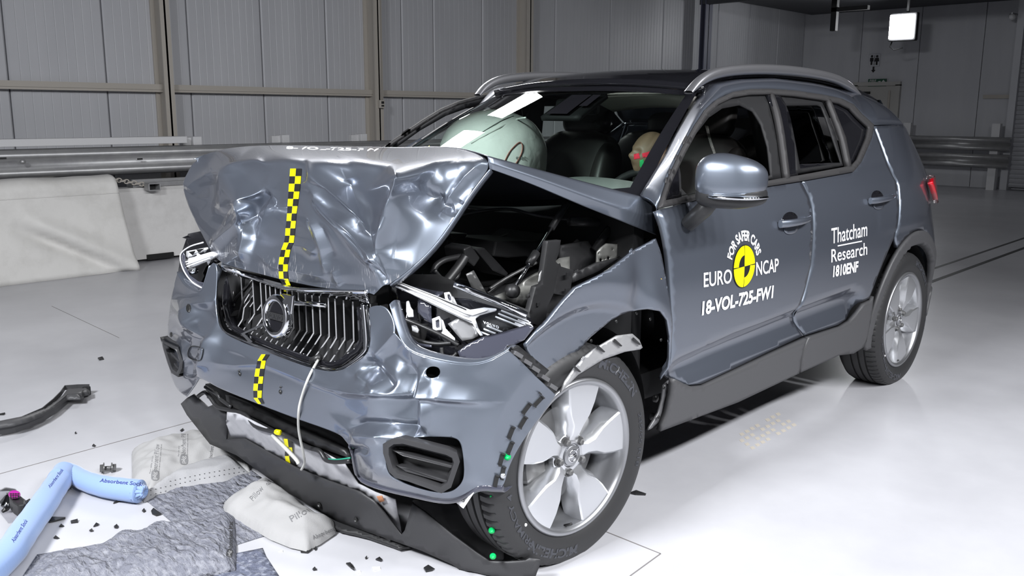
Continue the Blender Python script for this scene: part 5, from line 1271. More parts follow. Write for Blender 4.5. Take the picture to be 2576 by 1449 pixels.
plate('lens_shard', zh([(170, 740), (230, 850), (330, 930), (480, 1050), (650, 1080), (650, 1110), (470, 1095), (300, 1060), (210, 930)]), lf(-.012), M['smoke'], hl, 8, th=.003)
plate('lamp_lens', zh([(1340, 960), (1650, 880), (1890, 815), (1985, 850), (1860, 1010), (1700, 1090), (1480, 1240), (1200, 1290), (1020, 1240), (990, 1160), (1130, 1060)]), lf(-.018), M['smoke'], hl, 8, th=.003)
plate('clear_cover', zh([(960, 290), (1480, 490), (1900, 690), (1880, 800), (1560, 900), (1300, 960), (1240, 740), (1480, 640), (1010, 520)]), lf(-.03), M['clear'], hl, 10, th=.0)
bar('lens_rim', [lf(-.02)(*p) for p in zh([(950, 285), (1200, 385), (1500, 500), (1890, 690)])], .010, M['chrome'], hl, 8)
# picture-left lamp
hr = empty('headlamp', (0, 0, 0), parent=CAR); f_ = lambda o_: (lambda u, v: P(u, v, 'x', -.46+o_+.0012*max(0, 520-u)*0)); hr.location = f_(0)(490, 660)-CAR.location
plate('housing', [(473, 588), (502, 582), (530, 600), (545, 660), (528, 668), (512, 720), (504, 738), (478, 726), (458, 712), (447, 690), (455, 640)], f_(.06), M['gloss'], hr, 10, th=.02)
plate('light_bar', z1([(205, 985), (410, 925), (440, 945), (435, 965), (390, 990), (240, 1055), (220, 1045)]), f_(.0), M['lampw'], hr, 6, th=.02)
b = MB()
for k in range(3): b.prism([f_(-.012)(*p) for p in z1([(215+k*5, 1000+k*18), (405, 938+k*16), (408, 946+k*16), (218+k*5, 1008+k*18)])], (-.004, 0, 0))
b.build('light_strip', M['signw2'], hr)
plate('reflector', z1([(215, 920), (375, 890), (380, 905), (320, 935), (230, 975), (215, 960)]), f_(.02), M['lampw'], hr, 6, th=.008)
b = MB().prism([f_(.01)(*p) for p in z1([(240, 925), (290, 915), (270, 950)])], (-.003, 0, 0)).prism([f_(.01)(*p) for p in z1([(300, 905), (360, 898), (320, 930)])], (-.003, 0, 0)); b.build('reflector_facet', M['blackv'], hr)
plate('lamp_lens', z1([(165, 950), (185, 910), (205, 960), (205, 1040), (240, 1110), (310, 1160), (360, 1170), (335, 1225), (250, 1170), (185, 1080)]), f_(-.015), M['smoke'], hr, 6, th=.003)
bar('lens_rim', curve([f_(-.018)(*p) for p in z1([(350, 850), (250, 880), (180, 930), (170, 990), (200, 1080), (260, 1160), (340, 1210)])], 4), .0028, M['lampw'], hr, 8)
bar('bulb', [f_(.0)(*p) for p in z1([(245, 1080), (290, 1075)])], .012, M['chrome'], hr, 10)
# ------------------------------------------------------------------ engine bay
eb_ = empty('engine_bay', (0, 0, 0), parent=CAR); eb_.location = Vector((.1, 0, .7))-CAR.location
MB().box((.12, 0, .50), (.95, 1.15, .55)).build('engine_block', M['dark'], eb_)
MB().box((.50, 0, .75), (.06, 1.5, .68)).build('bulkhead', M['dark'], eb_)
MB().box((-.33, 0, .58), (.05, 1.1, .40)).build('radiator', M['dark'], eb_)
o = plate('scuttle_cover', z2([(660, 520), (700, 470), (760, 330), (880, 260), (1100, 340), (1500, 500), (1560, 560), (1400, 560), (1200, 530), (1000, 485), (830, 490)]), lambda u, v: (lambda p: p if p.x < .60 else P(u, v, 'x', .60))(P(u, v, 'z', 1.005-.0003*(v-440))), M['black'], eb_, 14, th=.01)
bar('cover_edge', curve([P(u, v, 'y', y) for (u, v), y in zip(z2([(640, 530), (830, 492), (1000, 483), (1200, 530), (1560, 565)]), (-.25, -.3, -.4, -.5, -.62))]), .006, M['slat'], eb_)
plate('vent_mesh', z2([(720, 455), (960, 470), (985, 485), (860, 492), (715, 475)]), lambda u, v: P(u, v, 'z', 1.02), M['slat'], eb_, 10)
pw = [P(u, v, 'z', z) for (u, v), z in zip(z2([(800, 345), (920, 352), (1100, 385), (1180, 395)]), (1.075, 1.08, 1.085, 1.085))]
bar('wiper_arm', curve(pw+[P(*z2([(1200, 440)])[0], 'z', 1.06), P(*z2([(1240, 500)])[0], 'z', 1.03), P(*z2([(1330, 540)])[0], 'z', 1.01)]), .014, M['black'], eb_, 8, .6)
s0 = P(1426, 512, 'y', -.60); s1 = P(1289, 732, 'y', -.66)
st_ = empty('gas_strut', (0, 0, 0), parent=eb_); st_.location = s1-eb_.location-CAR.location
bar('strut_tube', [s0, s0.lerp(s1, .30)], .012, M['black'], st_); bar('strut_rod', [s0.lerp(s1, .28), s1], .0055, M['chrome'], st_); bar('strut_sleeve', [s0.lerp(s1, .58), s0.lerp(s1, .71)], .014, M['black'], st_)
MB().lathe([(0, -.02), (.02, -.016), (.024, 0), (.02, .016), (0, .02)], s1, (0, 1, 0), 14).build('ball_socket', M['black'], st_, True)
# inner wing rail, plate, apron
ra = P(1210, 790, 'y', -.60); rb = P(1420, 655, 'y', -.64)
rl = [P(u, v, 'y', -.62) for u, v in z2([(880, 1095), (1000, 1010), (1160, 930), (1300, 860), (1540, 840), (1560, 880), (1420, 960), (1240, 1060), (1110, 1140), (940, 1080)])]
plate('inner_rail', z2([(860, 1060), (1000, 1000), (1180, 905), (1310, 800), (1380, 790), (1380, 900), (1250, 1040), (1110, 1140), (1000, 1100)]), lambda u, v: P(u, v, 'y', -.62+.02*math.sin(v*.09)), M['bare'], eb_, 10, th=.01)
plate('rail_top', z2([(640, 1010), (1000, 960), (1180, 840), (1300, 780), (1310, 800), (1180, 905), (1000, 1000), (860, 1060)]), lambda u, v: P(u, v, 'z', .80+.0002*(800-v)), M['black'], eb_, 10, th=.01)
plate('strut_tower', z2([(1320, 790), (1330, 720), (1500, 690), (1560, 780), (1540, 860), (1400, 900), (1350, 890)]), lambda u, v: P(u, v, 'y', -.60), M['dark'], eb_, 10, th=.02)
plate('apron_top', z2([(1400, 960), (1410, 900), (1560, 830), (1700, 800), (1860, 690), (1930, 660), (1700, 800), (1560, 890)]), lambda u, v: P(u, v, 'y', -.70), M['black'], eb_, 10, th=.01)
pl = z2([(1560, 760), (1580, 735), (1620, 705), (1690, 710), (1702, 730), (1685, 800), (1640, 830), (1555, 850)]); hs = [[(c[0]+4*math.cos(a), c[1]+4.5*math.sin(a)) for a in [k*math.pi/4 for k in range(8)]] for c in z2([(1583, 812), (1632, 800)])]+[[(c[0]+2*math.cos(a), c[1]+2*math.sin(a)) for a in [k*math.pi/3 for k in range(6)]] for c in z2([(1608, 808), (1568, 770), (1660, 745)])]
plate('hinge_plate', pl, lambda u, v: P(u, v, 'y', -.68), M['bare'], eb_, 8, hs, .006)
for a, c in (((1540, 750), (1660, 580)), ((1640, 700), (1740, 560)), ((1380, 560), (1560, 570))):
    bar('brace', [P(*z2([a])[0], 'y', -.62), P(*z2([c])[0], 'y', -.64)], .016, M['black'], eb_)
# boxes, hose, strap in the middle
def fbox(name, pts, y, th, mt): return bevel(MB().prism([P(u, v, 'y', y) for u, v in z2(pts)], (0, th, 0)).build(name, mt, eb_), .006)
fbox('fuse_box', [(690, 740), (740, 715), (800, 800), (760, 860), (700, 810)], -.42, .10, M['black'])
fbox('control_box', [(760, 740), (830, 735), (985, 900), (970, 925), (880, 885)], -.42, .12, M['slat'])
fbox('battery_box', [(1180, 690), (1240, 640), (1260, 800), (1210, 860), (1100, 790), (980, 800), (880, 790), (900, 690)], -.38, .25, M['dark'])
fbox('air_duct', [(600, 640), (720, 640), (700, 680), (620, 690)], -.25, .12, M['slat'])
o = plate('slam_panel', z2([(240, 930), (330, 890), (560, 960), (570, 1010), (520, 1040), (400, 1000), (280, 960)]), lambda u, v: P(u, v, 'z', .86), M['smoke'], eb_, 9, th=.01)
plate('webbing_strap', z2([(705, 905), (755, 880), (850, 1050), (790, 1040), (740, 990)]), lambda u, v: P(u, v, 'y', -.52), M['cast'], eb_, 8, th=.003)
hp2 = curve([P(*z2([p])[0], 'y', -.40) for p in [(490, 900), (510, 850), (560, 815), (620, 800), (690, 785)]], 14)
b = MB(); b.tube(hp2, [.011 if k % 2 else .0085 for k in range(len(hp2))], 10); b.build('corrugated_hose', M['black'], eb_, True)
for pts, y, r, mt in (([(500, 1030), (580, 950), (660, 850), (700, 790)], -.45, .016, 'black'), ([(840, 1030), (900, 985), (1010, 905)], -.50, .008, 'slat'), ([(860, 1000), (960, 935), (1060, 880), (1160, 830)], -.52, .006, 'cast'), ([(500, 880), (560, 940), (640, 930), (660, 880)], -.42, .007, 'black'), ([(620, 660), (780, 700), (1000, 640), (1100, 600)], -.2, .005, 'slat')):
    bar('hose', curve([P(*z2([p])[0], 'y', y) for p in pts]), r, M[mt], eb_)
# tall black bracket torn from the lamp
bk2 = empty('lamp_bracket', (0, 0, 0), parent=CAR); bk2.location = P(1380, 720, 'y', -.76)-CAR.location
BRK = lambda o_: (lambda u, v: P(u, v, 'y', -.77+o_))
o = plate('bracket_upright', [(1366, 690), (1378, 607), (1411, 604), (1405, 640), (1398, 658), (1408, 668), (1400, 700), (1392, 740), (1378, 770), (1370, 827), (1362, 822), (1330, 810), (1328, 800), (1348, 722), (1366, 716)], BRK(0), M['black'], bk2, 8, th=.02); bevel(o, .004)
o = plate('bracket_ear', [(1403, 668), (1443, 680), (1440, 700), (1432, 746), (1391, 738), (1398, 700)], BRK(.012), M['black'], bk2, 8, th=.012); bevel(o, .003)
plate('bracket_slot', [(1357, 690), (1363, 680), (1360, 704), (1354, 712)], BRK(-.004), M['galv'], bk2, 6, th=.002)
b = MB()
for u, v in ((1430, 690), (1427, 730)): b.box(BRK(-.006)(u, v), (.02, .006, .012))
b.box(BRK(-.006)(1355, 765), (.010, .004, .012)).build('bracket_hook', M['slat'], bk2)
# wheel-arch liner of the front wheel
def LI(y): return lambda u, v: P(u, v, 'y', y)
plate('liner_lip', z6([(432, 505), (455, 450), (500, 385), (560, 318), (615, 276), (720, 214), (800, 204), (835, 235), (852, 275), (840, 284), (760, 297), (650, 335), (520, 415)]), LI(-.918), M['galv'], CAR, 9, th=.006)  # reflected brightness on black plastic, put into the colour as steel grey
b = MB()
for u, v in ((512, 378), (636, 276), (724, 246), (820, 238)):
    q = [P(a, c, 'y', -.922) for a, c in z6([(u-20, v-16), (u+16, v+18), (u+10, v+22), (u-22, v-4)])]; MB().prism(q, (0, -.006, 0)).build('liner_tab', M['black'], CAR)
MB().lathe([(.385, -.0), (.395, .05), (.395, .28), (.36, .36), (0, .36)], (.03, -.86, .37), (0, 1, 0), 40, (1, 0, 0), -math.pi-.1, .7).build('wheel_liner', M['inner'], CAR, True)
plate('wing_end', z6([(995, 440), (1003, 455), (985, 560), (955, 640), (900, 690), (880, 700), (935, 610), (955, 540), (965, 470)]), LI(-.875), M['lipd'], CAR, 9, th=.01)
b = MB()
for u, v in ((912, 535), (898, 628)): b.lathe([(0, -.012), (.014, -.010), (.014, 0)], P(*z6([(u, v)])[0], 'y', -.80), (0, 1, 0), 12)
b.build('liner_plug', M['black'], CAR, True)
b = MB()
for u, v in ((458, 393), (482, 362), (585, 240), (820, 98), (890, 128), (945, 235), (958, 480), (932, 632), (715, 140)): b.lathe([(0, -.003), (.006, -.003), (.006, 0)], P(*z6([(u, v)])[0], 'y', -.884), (0, 1, 0), 10)
b.build('flange_hole', M['blackv'], CAR, True)
plate('wing_sticker', [(1663, 700), (1668, 705), (1670, 735), (1662, 752), (1652, 755), (1660, 735)], LI(-.921), mat('amber_sticker', (.5, .32, .03), .5), CAR, 5, th=.001)
# ------------------------------------------------------------------ lower valance on the floor
VT = [(-1.08, -.06), (-1.0, -.15), (-.93, -.22), (-.85, -.29), (-.7, -.36), (-.4, -.425), (0, -.462), (.4, -.475), (.7, -.485), (.82, -.475), (.90, -.455), (1.0, -.40), (1.2, -.2)]
def VF(off=0, lean=.22): return lambda u, v: (lambda p: Vector((p.x, p.y, max(.006, p.z))))(hitf(u, v, lambda y, z: smooth_tab(VT, y)+lean*(.26-z)+off))
va = empty('lower_valance', (0, 0, 0), parent=CAR); va.location = VF()(760, 1200)-CAR.location
vp = z7([(140, 170), (180, 132), (222, 108), (312, 192), (345, 178), (442, 235), (435, 402), (552, 396), (700, 482), (900, 592), (1100, 672), (1300, 742), (1392, 802), (1460, 882), (1568, 1020), (1592, 990), (1640, 820), (1720, 872), (1900, 1022), (2050, 1132), (2140, 1192), (2250, 1196), (2375, 1188), (2400, 1172), (2470, 1180), (2475, 1195), (2440, 1290), (2200, 1350), (2010, 1290), (1900, 1212), (1700, 1122), (1500, 1052), (1150, 932), (830, 742), (640, 602), (500, 502), (330, 432), (180, 242)])
plate('valance_panel', vp, VF(), mat('valance_black', (.028, .028, .030), .45, bump=(300, .05, .001)), va, 16, th=.006)
plate('skid_plate', z7([(440, 225), (520, 240), (700, 330), (880, 420), (1050, 480), (1200, 560), (1290, 690), (1400, 745), (1530, 792), (1570, 1022), (1450, 862), (1390, 802), (1300, 745), (1100, 675), (900, 595), (700, 485), (552, 400), (432, 404)]), VF(-.004, .5), M['silverp'], va, 12, th=.004)
plate('torn_patch', z7([(1410, 770), (1445, 765), (1460, 800), (1430, 810)]), VF(-.012, .5), M['rust'], va, 5, th=.001)
plate('valance_side', z7([(1640, 800), (1700, 800), (2130, 850), (2200, 900), (2230, 1180), (2140, 1190), (2050, 1130), (1900, 1020)]), VF(.10), M['dark'], va, 20, th=.01)
for u, v in ((1042, 822), (1280, 920)): MB().lathe([(0, .0), (.008, 0), (.010, .004)], VF(-.003)(*z7([(u, v)])[0]), (-1, 0, .1), 12).build('valance_plug', M['blackv'], va, True)
t_s = z7([(806, 396), (860, 412), (818, 452), (862, 462), (815, 508), (868, 512), (825, 545), (880, 560)])
checker('checker_tape', [(t_s[0][1], t_s[0][0], t_s[1][0]), (t_s[2][1], t_s[2][0], t_s[3][0]), (t_s[4][1], t_s[4][0], t_s[5][0]), (t_s[6][1]+6, t_s[6][0], t_s[7][0])], VF(-.010, .5), va)
# crash beam with wiring behind the bumper
plate('crash_beam', z7([(300, 40), (420, 60), (700, 200), (900, 290), (1060, 340), (1200, 420), (1250, 560), (1040, 500), (870, 430), (700, 350), (560, 290), (430, 220), (310, 130)]), lambda u, v: hitf(u, v, lambda y, z: -.44+.05*(y/.6)**2), M['dark'], CAR, 14, th=.05)
plate('beam_cover', z7([(430, 110), (560, 160), (760, 270), (960, 360), (1200, 470), (1230, 520), (1000, 440), (800, 350), (580, 240), (440, 170)]), lambda u, v: hitf(u, v, lambda y, z: -.465+.05*(y/.6)**2), M['black'], CAR, 12, th=.02)
for pts, r, mt in (([(255, 120), (300, 95), (340, 140), (380, 190), (450, 210), (560, 240), (620, 310), (700, 340), (790, 360), (870, 400), (960, 450), (1040, 475), (1080, 530), (1140, 545), (1240, 540)], .008, 'black'), ([(380, 200), (440, 205), (500, 225), (540, 250)], .003, 'wireg'), ([(1060, 525), (1150, 532), (1240, 520)], .003, 'wireg'), ([(300, 60), (380, 110), (400, 140), (470, 190)], .007, 'black'), ([(735, 375), (880, 520), (905, 560)], .007, 'cable')):
    bar('wiring_loom', curve([P(*z7([p])[0], 'x', -.50) for p in pts], 4), r, M[mt], CAR)
b = MB().tube([P(*z7([p])[0], 'x', -.512) for p in ((760, 352), (782, 356))], .010, 8); b.build('yellow_band', M['yellow'], CAR, True)
# ------------------------------------------------------------------ inside the cabin
cab = empty('cabin', (0, 0, 0), parent=CAR); cab.location = Vector((1.3, 0, .9))-CAR.location
M['liner'] = mat('headliner_beige', (.42, .41, .37), .8)
M['dash'] = mat('dashboard_black', (.022, .022, .022), .5)
M['hoodg'] = mat('dull_grey_fabric', (.16, .17, .165), .8, bump=(10, .2, .02))
MB().grid([[roof(1.14+1.75*i/14, -.55+1.1*j/12, .04) for j in range(13)] for i in range(15)]).build('headliner', M['liner'], cab, True)
MB().box((1.75, 0, .42), (2.6, 1.5, .1)).build('cabin_floor', M['inner'], cab)
rows = [[Vector((x+.05*abs(y)**2, y, z+.02*math.cos(y*2))) for y in [-.78+1.56*k/16 for k in range(17)]] for x, z in ((.50, 1.0), (.62, 1.04), (.78, 1.045), (.86, 1.02), (.90, .93), (.84, .75), (.86, .5))]
MB().grid(rows).build('dashboard', M['dash'], cab, True)
def seat(y, x, nm, hz):
    s = empty(nm, (0, 0, 0), parent=cab); s.location = Vector((x, y, .5))-cab.location-CAR.location
    def cush(c, rx, ry, rz, tilt, p, name, mt=M['seat']):
        R = Matrix.Rotation(tilt, 3, 'Y'); rows = egg((0, 0, 0), rx, ry, rz, p)
        o = MB().grid([[R @ v+Vector(c) for v in r] for r in rows], True).build(name, mt, s, True); return o
    cush((x-.25, y, .60), .28, .25, .10, math.radians(-6), 4, 'cushion')
    cush((x+.06, y, .95), .09, .25, .37, math.radians(14), 4, 'backrest')
    for sd in (-1, 1): cush((x+.0, y+sd*.22, .94), .09, .055, .33, math.radians(14), 2.6, 'bolster')
    cush((x+.17, y, 1.385), .055, .14, .10, math.radians(10), 3.4, 'head_restraint')
    for sd in (-1, 1): MB().tube([(x+.16, y+sd*.06, 1.16), (x+.165, y+sd*.06, 1.27)], .007).build('restraint_post', M['cast'], s, True)
    return s
ds = seat(-.37, 1.36, 'front_seat', 1.3); seat(.37, 1.42, 'front_seat', 1.3)
for y in (-.38, .38):
    b = MB().grid(egg((2.30, y, .95), .10, .33, .36, 4), True); b.build('rear_backrest', M['seat'], cab, True)
    MB().grid(egg((2.34, y, 1.33), .05, .13, .08, 3.2), True).build('rear_head_restraint', M['seat'], cab, True)
MB().grid(egg((2.0, 0, .62), .32, .70, .10, 4), True).build('rear_bench', M['seat'], cab, True)
# belt pillars on the far side, steering wheel, airbags, visor, mirror
for x0, y in ((1.50, .70), (1.50, -.72)): MB().tube([(x0+.06, y, .8), (x0+.02, y*.98, 1.15), (x0-.02, y*.88, 1.47)], .05, 10, True, .5).build('pillar_lining', M['inner'], cab, True)
MB().grid([[Vector((1.43+.10*t, .68-.06*t, 1.42-.75*t))+Vector((.0, .0, 0))+Vector((.02*k, .02*k, 0)) for k in (-1, 1)] for t in [i/6 for i in range(7)]]).build('seat_belt', M['hoodg'], cab)
sw = empty('steering_wheel', (0, 0, 0), parent=cab); SWC = Vector((.98, -.37, 1.0)); sw.location = SWC-cab.location-CAR.location
R = Matrix.Rotation(math.radians(-64), 3, 'Y')
MB().tube([SWC+R @ Vector((.18*math.cos(a), .18*math.sin(a), 0)) for a in [k*math.pi/16 for k in range(33)]], .016, 10).build('wheel_ring', M['inner'], sw, True)
for a in (0, 2.1, 4.2): MB().tube([SWC, SWC+R @ Vector((.18*math.cos(a), .18*math.sin(a), 0))], .02, 8).build('wheel_spoke', M['inner'], sw, True)
def bagf(d):
    d = Vector(d); n = noise.noise(d*9)*.010+noise.noise(d*22)*.004
    d *= 1+n*3; d.x += .05*d.z; return d
ab = empty('passenger_airbag', (0, 0, 0), parent=cab); AC = Vector((.98, .45, 1.17)); ab.location = AC-cab.location-CAR.location
o = MB().grid(egg(AC, .235, .255, .245, 2.3, 30, 44, f=bagf), True).build('airbag_cushion', M['bag'], ab, True)
bpy.context.view_layer.update(); DG = bpy.context.evaluated_depsgraph_get(); BSE = bvh_of(list(ds.children))
b = MB(); sp_ = curve([Vector((u, v, 0)) for u, v in ((1774, 316), (1780, 340), (1787, 365), (1797, 392))], 9)
for p, q in zip(sp_, sp_[1:]):
    c = drape(BSE, p.x, p.y, .003); c2 = drape(BSE, p.x+7, p.y+2, .003)
    if c and c2 and (c-c2).length < .05: b.tube([c, c2], .0022, 5)
if b.v: b.build('stitching', M['stitch'], ds)
bpy.context.view_layer.update(); DG = bpy.context.evaluated_depsgraph_get(); BA = bvh_of([o])
def da(u, v, off=.004): return drape(BA, u, v, off) or P(u, v, 'x', .8)
loop = [(1268, 410), (1280, 385), (1296, 366), (1308, 358), (1314, 366), (1312, 385), (1300, 408), (1292, 418)]
MB().tube(curve([da(*p) for p in loop], 4), .0025, 6).build('red_seam', mat('red_thread', (.40, .16, .13), .8), ab, True)
MB().tube(curve([da(u, v) for u, v in ((1195, 345), (1230, 322), (1265, 302), (1292, 292))], 4), .0022, 6).build('seam', M['hoodg'], ab, True)
MB().tube(curve([da(u, v) for u, v in ((1185, 360), (1220, 340), (1262, 318), (1300, 300), (1322, 296))], 4), .004, 6).build('seam_fold', M['bag'], ab, True)
vs, fs = text_mesh('2849', bold=.01); x0 = min(v.x for v in vs); x1 = max(v.x for v in vs)
mesh('lettering', [da(1323-25*(v.x-x0)/(x1-x0), 402-8*v.y/.7) for v in vs], fs, M['hoodg'], ab, False)
MB().grid(egg((.86, -.30, 1.045), .16, .33, .10, 2.2, 24, 36, f=lambda d: Vector(d)*(1+noise.noise(Vector(d)*8)*.08)), True).build('driver_airbag', M['hoodg'], cab, True)
rows = [[Vector((1.14+.16*i/4+.0*j, -.55+.53*j/8, 1.475-.012*i+.02*(1-((j-4)/4)**2))) for j in range(9)] for i in range(5)]
o = MB().grid(rows).build('sun_visor', M['liner'], cab, True); solid(o, .02)
bevel(MB().box((1.06, 0, 1.43), (.04, .24, .07), None).build('rear_view_mirror', M['inner'], cab), .02, 3)
# ------------------------------------------------------------------ crash-test dummy at the wheel
HC = P(1636, 392, 'y', -.36)
du = empty('crash_test_dummy', HC-Vector((0, 0, .75)), 'tan-headed crash-test dummy at the wheel with red brow and green nose paint', 'dummy')
def headf(d):
    d = Vector(d); x, y, z = d.x/.1, d.y/.078, d.z/.118
    if z < -.15: k = (-z-.15)/.85; d.y *= 1-.38*k*k; d.x *= 1-.18*k if x > 0 else 1-.05*k
    if x < 0:
        f = max(0, -x)
        d.x -= .024*math.exp(-(y/.16)**2-((z+.22)/.17)**2)*f            # nose
        d.x -= .006*math.exp(-(y/.55)**2-((z-.16)/.10)**2)*f            # brow
        d.x += .013*math.exp(-((abs(y)-.36)/.17)**2-((z-.0)/.12)**2)*f  # eyes
        d.x += .007*math.exp(-(y/.3)**2-((z+.55)/.05)**2)*f             # mouth
        d.x -= .007*math.exp(-(y/.28)**2-((z+.80)/.14)**2)*f            # chin
    d.y += math.copysign(.012, y)*math.exp(-((x-.15)/.18)**2-((z+.05)/.22)**2)  # ears
    return Matrix.Rotation(math.radians(-24), 3, 'Z') @ Matrix.Rotation(math.radians(14), 3, 'Y') @ d
hd = MB().grid(egg(HC, .1, .078, .118, 2.0, 40, 56, f=lambda d: headf(d)*.86), True).build('head', M['skin'], du, True)
bpy.context.view_layer.update(); DG = bpy.context.evaluated_depsgraph_get(); BD = bvh_of([hd])
def dd(u, v): return drape(BD, u, v, .002) or P(u, v, 'x', HC.x-.1)
for nm, pl, mt in (('red_paint', [(1594, 388), (1607, 385), (1610, 398), (1595, 401)], 'redp'), ('red_paint', [(1615, 386), (1638, 380), (1656, 379), (1656, 390), (1636, 395), (1617, 396)], 'redp'), ('green_paint', [(1609, 404), (1619, 400), (1620, 420), (1614, 424), (1609, 418)], 'greenp')):
    o = plate(nm, pl, dd, M[mt], du, 4, th=0)
# neck, torso and arms as one body seated upright
me = bpy.data.meshes.new('body')
J = [(HC.x+.03, -.37, HC.z-.10), (HC.x+.08, -.37, HC.z-.22), (HC.x+.13, -.37, HC.z-.50), (HC.x+.10, -.37, HC.z-.68), (HC.x+.07, -.56, HC.z-.26), (HC.x-.10, -.60, HC.z-.45), (HC.x-.22, -.50, HC.z-.36), (HC.x+.07, -.18, HC.z-.26), (HC.x-.10, -.14, HC.z-.45), (HC.x-.22, -.24, HC.z-.36), (HC.x-.25, -.46, HC.z-.62), (HC.x-.25, -.28, HC.z-.62), (HC.x-.40, -.46, HC.z-.86), (HC.x-.40, -.28, HC.z-.86)]
me.from_pydata(J, [(0, 1), (1, 2), (2, 3), (1, 4), (4, 5), (5, 6), (1, 7), (7, 8), (8, 9), (3, 10), (3, 11), (10, 12), (11, 13)], [])
o = link('body', me, M['inner'], du, False)
sk = o.modifiers.new('skin', 'SKIN'); rr = [.055, .12, .15, .15, .065, .045, .035, .065, .045, .035, .08, .08, .05, .05]
for i, v in enumerate(me.skin_vertices[0].data): v.radius = (rr[i], rr[i]); v.use_root = i == 3
subsurf(o, 1)
# ------------------------------------------------------------------ things lying on the floor
M['sock'] = mat('blue_knit', (.20, .295, .52), .85, sheen=.3)
nt = M['sock'].node_tree; tc = nt.nodes.new('ShaderNodeUVMap') if False else None
M['pillow'] = mat('pale_grey_fleece', (.32, .317, .317), .9, bump=(260, .25, .003))
M['mat'] = mat('grey_felt', (.145, .15, .18), .92, bump=(40, 1, .03, (1.2, .5, 1)), var=(60, (.255, .26, .29), .45, .7, (1, .5, 1)))
M['matd'] = mat('blue_grey_felt', (.10, .11, .155), .92, bump=(45, .8, .02), var=(40, (.24, .255, .31), .48, .62))
M['ink'] = mat('grey_print', (.16, .16, .165), .8)
M['inkd'] = mat('dark_print', (.05, .05, .055), .8)
M['navy'] = mat('navy_print', (.03, .04, .20), .8)
M['magenta'] = mat('magenta_plastic', (.35, .01, .25), .3)
def z8(pts): return [(a*.35123, 940+b*.35123) for a, b in pts]
def fxy(px, z=0): return [tuple(P(u, v, 'z', z)[:2]) for u, v in px]
def edge_d(p, poly): return dist_line(p, poly+[poly[0]])
def lay(name, px, fz, mt, step, label, cat, group=None, thick=.003, zref=0):
    poly = fxy(px, zref); o = field(name, poly, lambda x, y: Vector((x, y, fz(x, y, edge_d((x, y), poly)))), step, mt, None, thick=thick)
    return tag(o, label, cat, group)
N3 = lambda x, y, s, k=0: noise.noise(Vector((x*s, y*s, k)))
# loose arch trim, upper left
up_ = z8([(-60, 345), (0, 330), (150, 300), (300, 236), (380, 170), (430, 120), (462, 76), (560, 69), (640, 68)])
dn_ = z8([(640, 95), (588, 108), (580, 132), (480, 137), (430, 180), (380, 220), (300, 270), (200, 315), (100, 345), (0, 362), (-60, 372)])
poly = fxy(up_+dn_, .07)
o = field('arch_trim', poly, lambda x, y: Vector((x, y, .062+.012*math.sin((x+y)*3)-.02*max(0, 1-edge_d((x, y), poly)/.015))), .012, M['clad'], None, thick=.006)
tag(o, 'curved black wheel-arch trim strip lying loose on the bare floor at left', 'trim strip')
fpts = fxy(dn_[1:], .06); b = MB().grid([[Vector((x, y, .055)), Vector((x+.004, y+.006, .012))] for x, y in fpts]); q = b.build('turned_edge', M['clad'], o); solid(q, .004)
fpts = fxy(up_[1:], .06); b = MB().grid([[Vector((x, y, .055)), Vector((x, y+.004, .030))] for x, y in fpts]); q = b.build('turned_edge', M['clad'], o); solid(q, .004)
for a, c in ((120, 335), (180, 325), (600, 112)): x, y = fxy(z8([(a, c)]), .03)[0]; bevel(MB().box((x+.01, y-.01, .022), (.035, .02, .044)).build('trim_clip', M['black'], o), .004)
# blue absorbent sock: ribbed tube with a sharp kink
pts = [Vector((*fxy([(u, v)], .04)[0], .04)) for u, v in [(-60, 1478), (20, 1405), (62, 1345), (105, 1285), (140, 1232), (163, 1198)]]
cv = curve(pts, 26)
pts2 = [Vector((*fxy([(u, v)], .04)[0], .04)) for u, v in [(166, 1188), (186, 1196), (212, 1212), (240, 1222), (275, 1230), (318, 1236), (352, 1240)]]
cv2 = curve(pts2, 16)
def rib_tube(cv, r0, r1, kink_end, n=26):
    rs = []; L = len(cv); b = MB()
    for i in range(L):
        t = i/(L-1); k = (1-t) if kink_end == 0 else t
        rs.append((r0+(r1-r0)*t)*(1+.035*noise.noise(cv[i]*9))*(1+.012*math.sin(i*.45) if i % 2 else .972))
    b.tube(cv, rs, n); return b
b = rib_tube(cv, .048, .043, 1)
for v in b.v: # flatten towards the fold
    k = min(1, (v-cv[-1]).length/.09); v.z = .052+(v.z-.04)*(1 if k >= 1 else 1.1) if v.z > 0 else 0; v.z = max(.0015, v.z)
s1_ = b.build('absorbent_sock', M['sock'], None, True)
tag(s1_, 'long pale blue absorbent sock folded in a sharp kink on the floor', 'absorbent sock')
b = rib_tube(cv2, .033, .043, 0)
for v in b.v: v.z = max(.0015, v.z+.006)
b.build('folded_half', M['sock'], s1_, True)
b = MB()
for k in range(9):
    a = k*2*math.pi/9; e_ = cv2[-1]; d = (cv2[-1]-cv2[-3]).normalized(); sx_ = Vector((-d.y, d.x, 0))
    b.tube([e_-d*.015+sx_*.040*math.cos(a)+Vector((0, 0, .006+.036*math.sin(a))), e_+d*.010+sx_*.012*math.cos(a)+Vector((0, 0, .006+.012*math.sin(a))), e_+d*.022+sx_*.018*math.cos(a)+Vector((0, 0, .006+.018*math.sin(a)))], .008, 6)
b.build('gathered_end', M['sock'], s1_, True)
bpy.context.view_layer.update(); DG = bpy.context.evaluated_depsgraph_get(); BS = bvh_of([s1_]+list(s1_.children))
